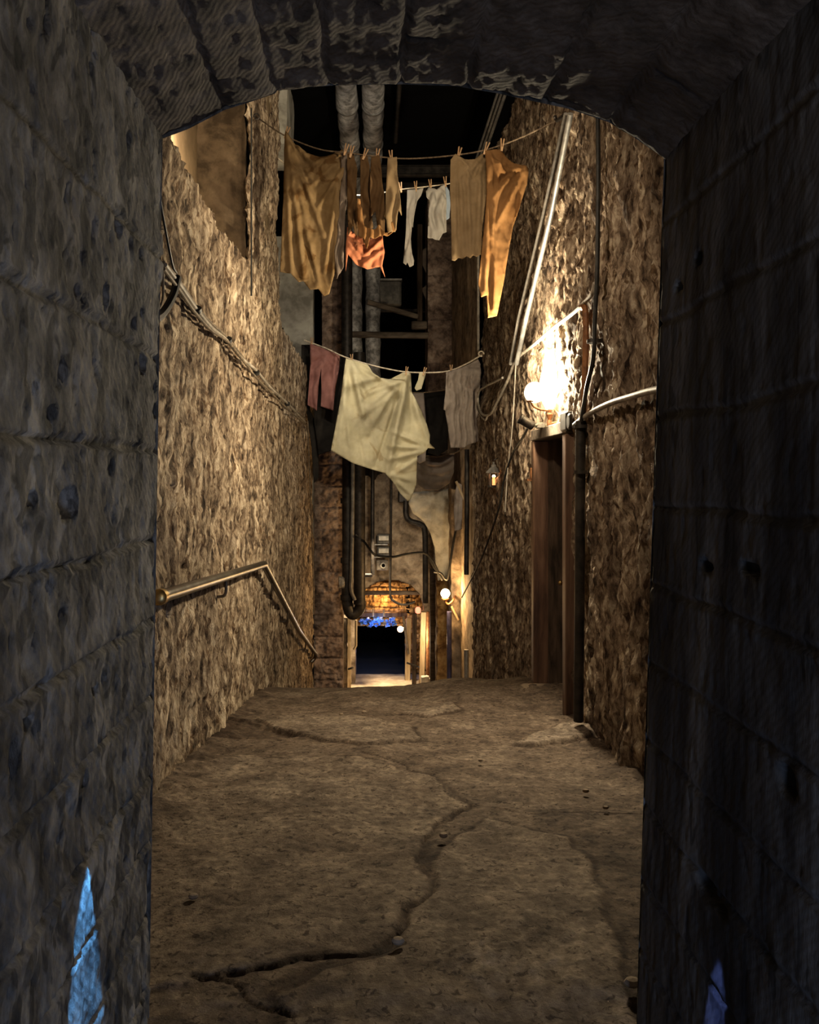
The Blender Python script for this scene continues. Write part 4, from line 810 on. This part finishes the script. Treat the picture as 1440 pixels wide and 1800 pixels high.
cloth('hanging_rag', [(744, 438), (752, 434), (753, 475), (750, 482), (742, 465), (741, 448)], 17.3, M['dark_grey_cloth'], 'dim triangular rag beside the stone pier in the dark opening, upper one', 'cloth', res=3)
cloth('hanging_rag', [(741, 508), (753, 498), (753, 535), (748, 525)], 17.3, M['dark_grey_cloth'], 'dim triangular rag beside the stone pier in the dark opening, lower one', 'cloth', res=3)
o = MB().tube([PX(841, 420, 1.5), PX(841, 618, 1.5)], .018, 8).build('conduit', M['grey_cable']); tag(o, 'pale vertical conduit above the hook of the lower line', 'conduit')

# ------------------------------------------------------------------ far pipes and fittings
PD = 15.6
dp = thing('drain_pipe', P(622, 1085, PD), 'pair of thick black drain pipes joined by a bend left of the arch', 'pipe')
MB().tube(spline([P(610, 380, PD), P(610, 600, PD), P(611, 800, PD), P(611, 1000, PD), P(610, 1050, PD), P(614, 1074, PD), P(622, 1080, PD), P(632, 1070, PD), P(634, 1056, PD)], 8), .105, 18).build('outer_pipe', M['iron'], dp)
MB().tube([P(632, 620, PD-.1), P(632, 820, PD-.1), P(632, 1062, PD-.1)], .11, 18).build('inner_pipe', M['iron'], dp)
for b_ in (750, 880, 985, 1050):
    MB().lathe(P(610, b_, PD), [(.106, -.05), (.125, -.05), (.125, .05), (.106, .05)], 18).build('collar', M['iron'], dp)
MB().tube(spline([P(621, 700, PD-.22), P(620, 900, PD-.22), P(618, 1000, PD-.22), P(617, 1035, PD-.22), P(624, 1055, PD-.22)], 6), .035, 10).build('thin_pipe', M['box_grey'], dp)
o = MB().lathe(P(601, 1024, PD-.02), [(.10, -.06), (.12, -.05), (.12, -.02), (.11, -.01), (.12, 0), (.12, .05), (.10, .06)], 20, (1, 0, 0)).build('pipe_cap', M['grey_cable'], dp); o['label'] = 'grey ribbed cap'
o = MB().tube(spline([P(657, 480, 20.2), P(656, 640, 20.2), P(655, 900, 20.2), P(655, 1000, 20.2), P(654, 1010, 20.2), P(640, 1011, 20.2)], 5), .05, 10).build('wall_pipe', M['iron']); tag(o, 'black pipe with a square elbow right of the drain pipes', 'pipe')
o = MB().tube(spline([P(688, 830, 20.2), P(687, 960, 20.2), P(686, 1040, 20.2), P(692, 1056, 20.2), P(710, 1063, 20.2), P(730, 1058, 20.2)], 6), .03, 10).build('cable', M['iron']); tag(o, 'black cable hanging straight down in front of the far arch', 'cable')
o = MB().tube(spline([P(714, 880, 20.0), P(714, 905, 20.0), P(722, 916, 20.0), P(740, 922, 20.0), P(747, 935, 20.0), P(748, 1000, 20.0), P(748, 1060, 20.0)], 6), .07, 12).build('wall_pipe', M['iron']); tag(o, 'black bent pipe curving under the torn plaster', 'pipe')
o = MB().box(P(712, 873, 20.2), (.34, .3, .3), bev=.03).build('junction_box', M['iron']); tag(o, 'black box at the head of the bent pipe under the cream sheet tip', 'junction box')
for pts, lb in (([(625, 940), (640, 952), (652, 968), (662, 976), (690, 979), (715, 974), (745, 972), (760, 985), (770, 1005)], 'black cable sweeping right from the drain pipes to the far lamp'),
                ([(763, 1005), (775, 1008), (783, 1018), (788, 1012), (796, 960), (802, 930)], 'black cable looping over the far lamp up to the mottled rag'),
                ([(752, 975), (762, 995), (772, 1010), (778, 1020)], 'short black cable drooping to the far lamp')):
    D_ = 15.0
    cable('cable', [P(a, b_, (15.4 if a < 650 else D_)) for a, b_ in pts], .022, M['cable'], lb)
for k, (py, lb) in enumerate(((947, 'upper one of two grey meter boxes with white plate'), (969, 'lower one of two grey meter boxes with white plate'))):
    t_ = thing('meter_box', P(674, py+9, 20.6), lb, 'meter box', 'meter boxes on the far wall')
    MB().box(P(674, py, 20.6), (.32, .18, .25), bev=.02).build('housing', M['box_grey'], t_)
    MB().box(P(674.5, py-1, 20.45), (.25, .05, .12), bev=.008).build('plate', M['box_white'], t_)
    MB().box(P(667, py+10, 20.5), (.42, .12, .03), bev=.004).build('shelf', M['galv'], t_)
t_ = thing('meter_socket', P(673, 1002, 20.6), 'square grey socket with a black round hole below the meter boxes', 'socket')
MB().box(P(672, 993, 20.6), (.30, .18, .26), bev=.02).build('housing', M['grey_cable'], t_)
MB().lathe(P(674, 994, 20.48), [(.07, 0), (.07, .02), (.055, .02), (.05, .012)], 18, (0, -1, 0)).build('rim', M['box_white'], t_)
MB().lathe(P(674, 994, 20.47), [(.045, 0), (.045, .015)], 18, (0, -1, 0)).build('hole', M['black'], t_)
# arch furniture
timber('timber_beam', P(620, 1042, 21.3), P(745, 1042, 21.3), .10, M['grey_wood'], 'horizontal grey timber across the far arch', 'beam')
timber('timber_beam', P(628, 1080, 21.7), P(716, 1080, 21.7), .12, M['wood'], 'reddish beam over the dark far doorway', 'beam')
for a in (656, 675):
    timber('hanger_strap', P(a, 1070, 21.55), P(a, 1084, 21.55), .045, M['pale_wood'], 'pale strap on the reddish far beam, the %s one' % ('left' if a < 660 else 'right'), 'strap')
r_ = random.Random(4); m_ = MB()
for k in range(60):
    a, b_ = r_.uniform(633, 694), r_.uniform(1087, 1101); c = P(a, b_, 21.9-r_.uniform(0, .1)); s_ = r_.uniform(.03, .08)
    rot = Matrix.Rotation(r_.uniform(0, 3), 3, Vector((r_.random(), r_.random(), r_.random()+.1)).normalized())
    m_.box(c, (s_*1.6, s_*.5, s_), rot)
o = m_.build('broken_glass_frieze', M['blue_glass'], None, smooth=False); tag(o, 'band of blue lit glass shards over the dark far doorway', 'glass decoration', kind='stuff')
light('blue_frieze_light', 'POINT', P(665, 1097, 21.5), 9, (.12, .35, 1.0), .05)
o = MB().ball(P(704, 1106, 21.5), .085, 16).tube([P(704, 1106, 21.5), P(712, 1102, 21.9)], .015).build('globe_lamp', M['glow3']); tag(o, 'small warm globe lamp at the top right of the dark doorway', 'lamp')
o = MB().lathe(P(735, 1078, 21.0), [(.05, 0), (.07, .03), (.07, .12), (.04, .16)], 14).build('globe_lamp', M['glow_red']); tag(o, 'tiny reddish lamp right under the far arch', 'lamp')
timber('timber_post', P(719, 1086, 21.3), P(716, 1205, 21.3), .14, M['pale_wood'], 'pale timber post standing right of the dark far doorway', 'post')
timber('timber_post', P(729, 1078, 20.7), P(728, 1210, 20.7), .11, M['dark_wood'], 'dark timber post between the two pale posts at the arch', 'post')
timber('timber_post', P(745, 1075, 19.6), P(741, 1217, 19.6), .13, M['pale_wood'], 'brightly lit cream timber post at the right edge of the arch', 'post')
timber('timber_brace', P(709, 1082, 20.9), P(718, 1150, 20.9), .06, M['grey_wood'], 'thin slanting brace beside the pale doorway post', 'beam')
o = MB().tube([P(753, 1075, 19.2), P(752, 1222, 19.2)], .045, 12).build('wall_pipe', M['rust']); tag(o, 'rusty red pipe right of the brightly lit cream post', 'pipe')
timber('timber_post', P(762, 1000, 18.2), P(762, 1232, 18.2), .15, M['grey_wood'], 'olive brown timber post left of the limewashed strip', 'post')
o = MB().tube([P(790, 1075, 15.0), P(790, 1240, 15.0)], .045, 14).build('downpipe', M['blue_pipe']); tag(o, 'dark blue downpipe below the far lamp', 'pipe')
o = MB().tube([P(821, 790, 13.4), P(821, 900, 13.4), P(820, 1010, 13.4)], .04, 12).build('downpipe', M['iron']); tag(o, 'black downpipe below the pleated grey shirt', 'pipe')
o = MB().tube([P(820, 1142, 13.4), P(820, 1260, 13.4)], .04, 12).build('downpipe', M['galv']); tag(o, 'short grey pipe at the foot of the far right wall', 'pipe')
o = MB().tube([P(715, 1165, 20.4), P(735, 1172, 20.4), P(748, 1178, 19.8)], .025, 8).build('handle_bar', M['iron']); tag(o, 'black bar crossing the timber posts right of the doorway', 'bar')
o = MB().tube([P(613, 1176, 19.8), P(620, 1174, 19.5)], .025, 8).build('door_hook', M['iron']); tag(o, 'small black hook on the left far jamb', 'hook')
o = MB().tube([P(626, 1090, 19.6), P(626, 1135, 19.6), P(622, 1142, 19.6)], .03, 8).build('hanging_tube', M['pale_wood']); tag(o, 'short pale tube hanging left of the dark doorway', 'tube')
for a, b_, s_ in ((747, 1200, .16), (758, 1202, .13)):
    rbx = rbox('pale_boulder', P(a, b_, 18.9), (s_, s_, s_*1.9), M['box_white'], .03, 10, seed=a); del rbx['kind']
    tag(rbx, 'small white stone standing at the foot of the posts, the %s one' % ('left' if a < 750 else 'right'), 'stone')
# far lamp
fl = thing('wall_lamp', P(785, 1060, 15.1), 'round glowing wall lamp far down on the limewashed strip', 'lamp')
MB().ball(P(783, 1043, 15.0), .085, 20).build('globe', M['glow2'], fl)
MB().lathe(P(783, 1056, 15.0), [(.03, 0), (.06, .02), (.07, .05), (.05, .055)], 16).build('holder', M['rust'], fl)
MB().tube(spline([P(783, 1056, 15.0), P(788, 1062, 15.0), P(796, 1056, 15.0), P(800, 1048, 15.18)], 5), .018, 8).build('arm', M['rust'], fl)
o = MB().tube([P(794, 1066, 15.0), P(806, 1090, 15.0)], .02, 8).build('stick', M['pale_wood']); tag(o, 'thin pale stick leaning below the far lamp', 'stick')
# pebbles on the floor
r_ = random.Random(9)
for k in range(14):
    a, b_ = [(830, 1258), (905, 1265), (960, 1262), (640, 1258), (1112, 1745), (845, 1345), (1030, 1400), (700, 1670), (1065, 1430), (340, 1590), (930, 1245), (890, 1250), (600, 1262), (780, 1480)][k]
    fx, fy = on_floor(a, b_); s_ = .012+.006*r_.random() if k != 4 else .02
    o = MB().ball((fx, fy, zf(fy)+.03), s_, 8, (1.3, 1, .7)).build('pebble', M['pale_stone'])
    tag(o, ['small pebble near the far crest, right of its middle', 'small pebble on the crest before the door', 'pebble lying just left of the door threshold', 'pebble on the crest left of the middle', 'white pebble by the foot of the right arch jamb', 'lone pebble in the centre right of the floor', 'pebble right of the long floor crack', 'pebble at the bottom bend of the long crack', 'pebble on the crack towards the right jamb', 'pebble far left in the dark foreground', 'pebble nearest the crest on the right', 'pebble just left of the one nearest the crest', 'pebble on the crest leftmost of all', 'pebble beside the upper bend of the long crack'][k], 'pebble', 'pebbles on the floor')
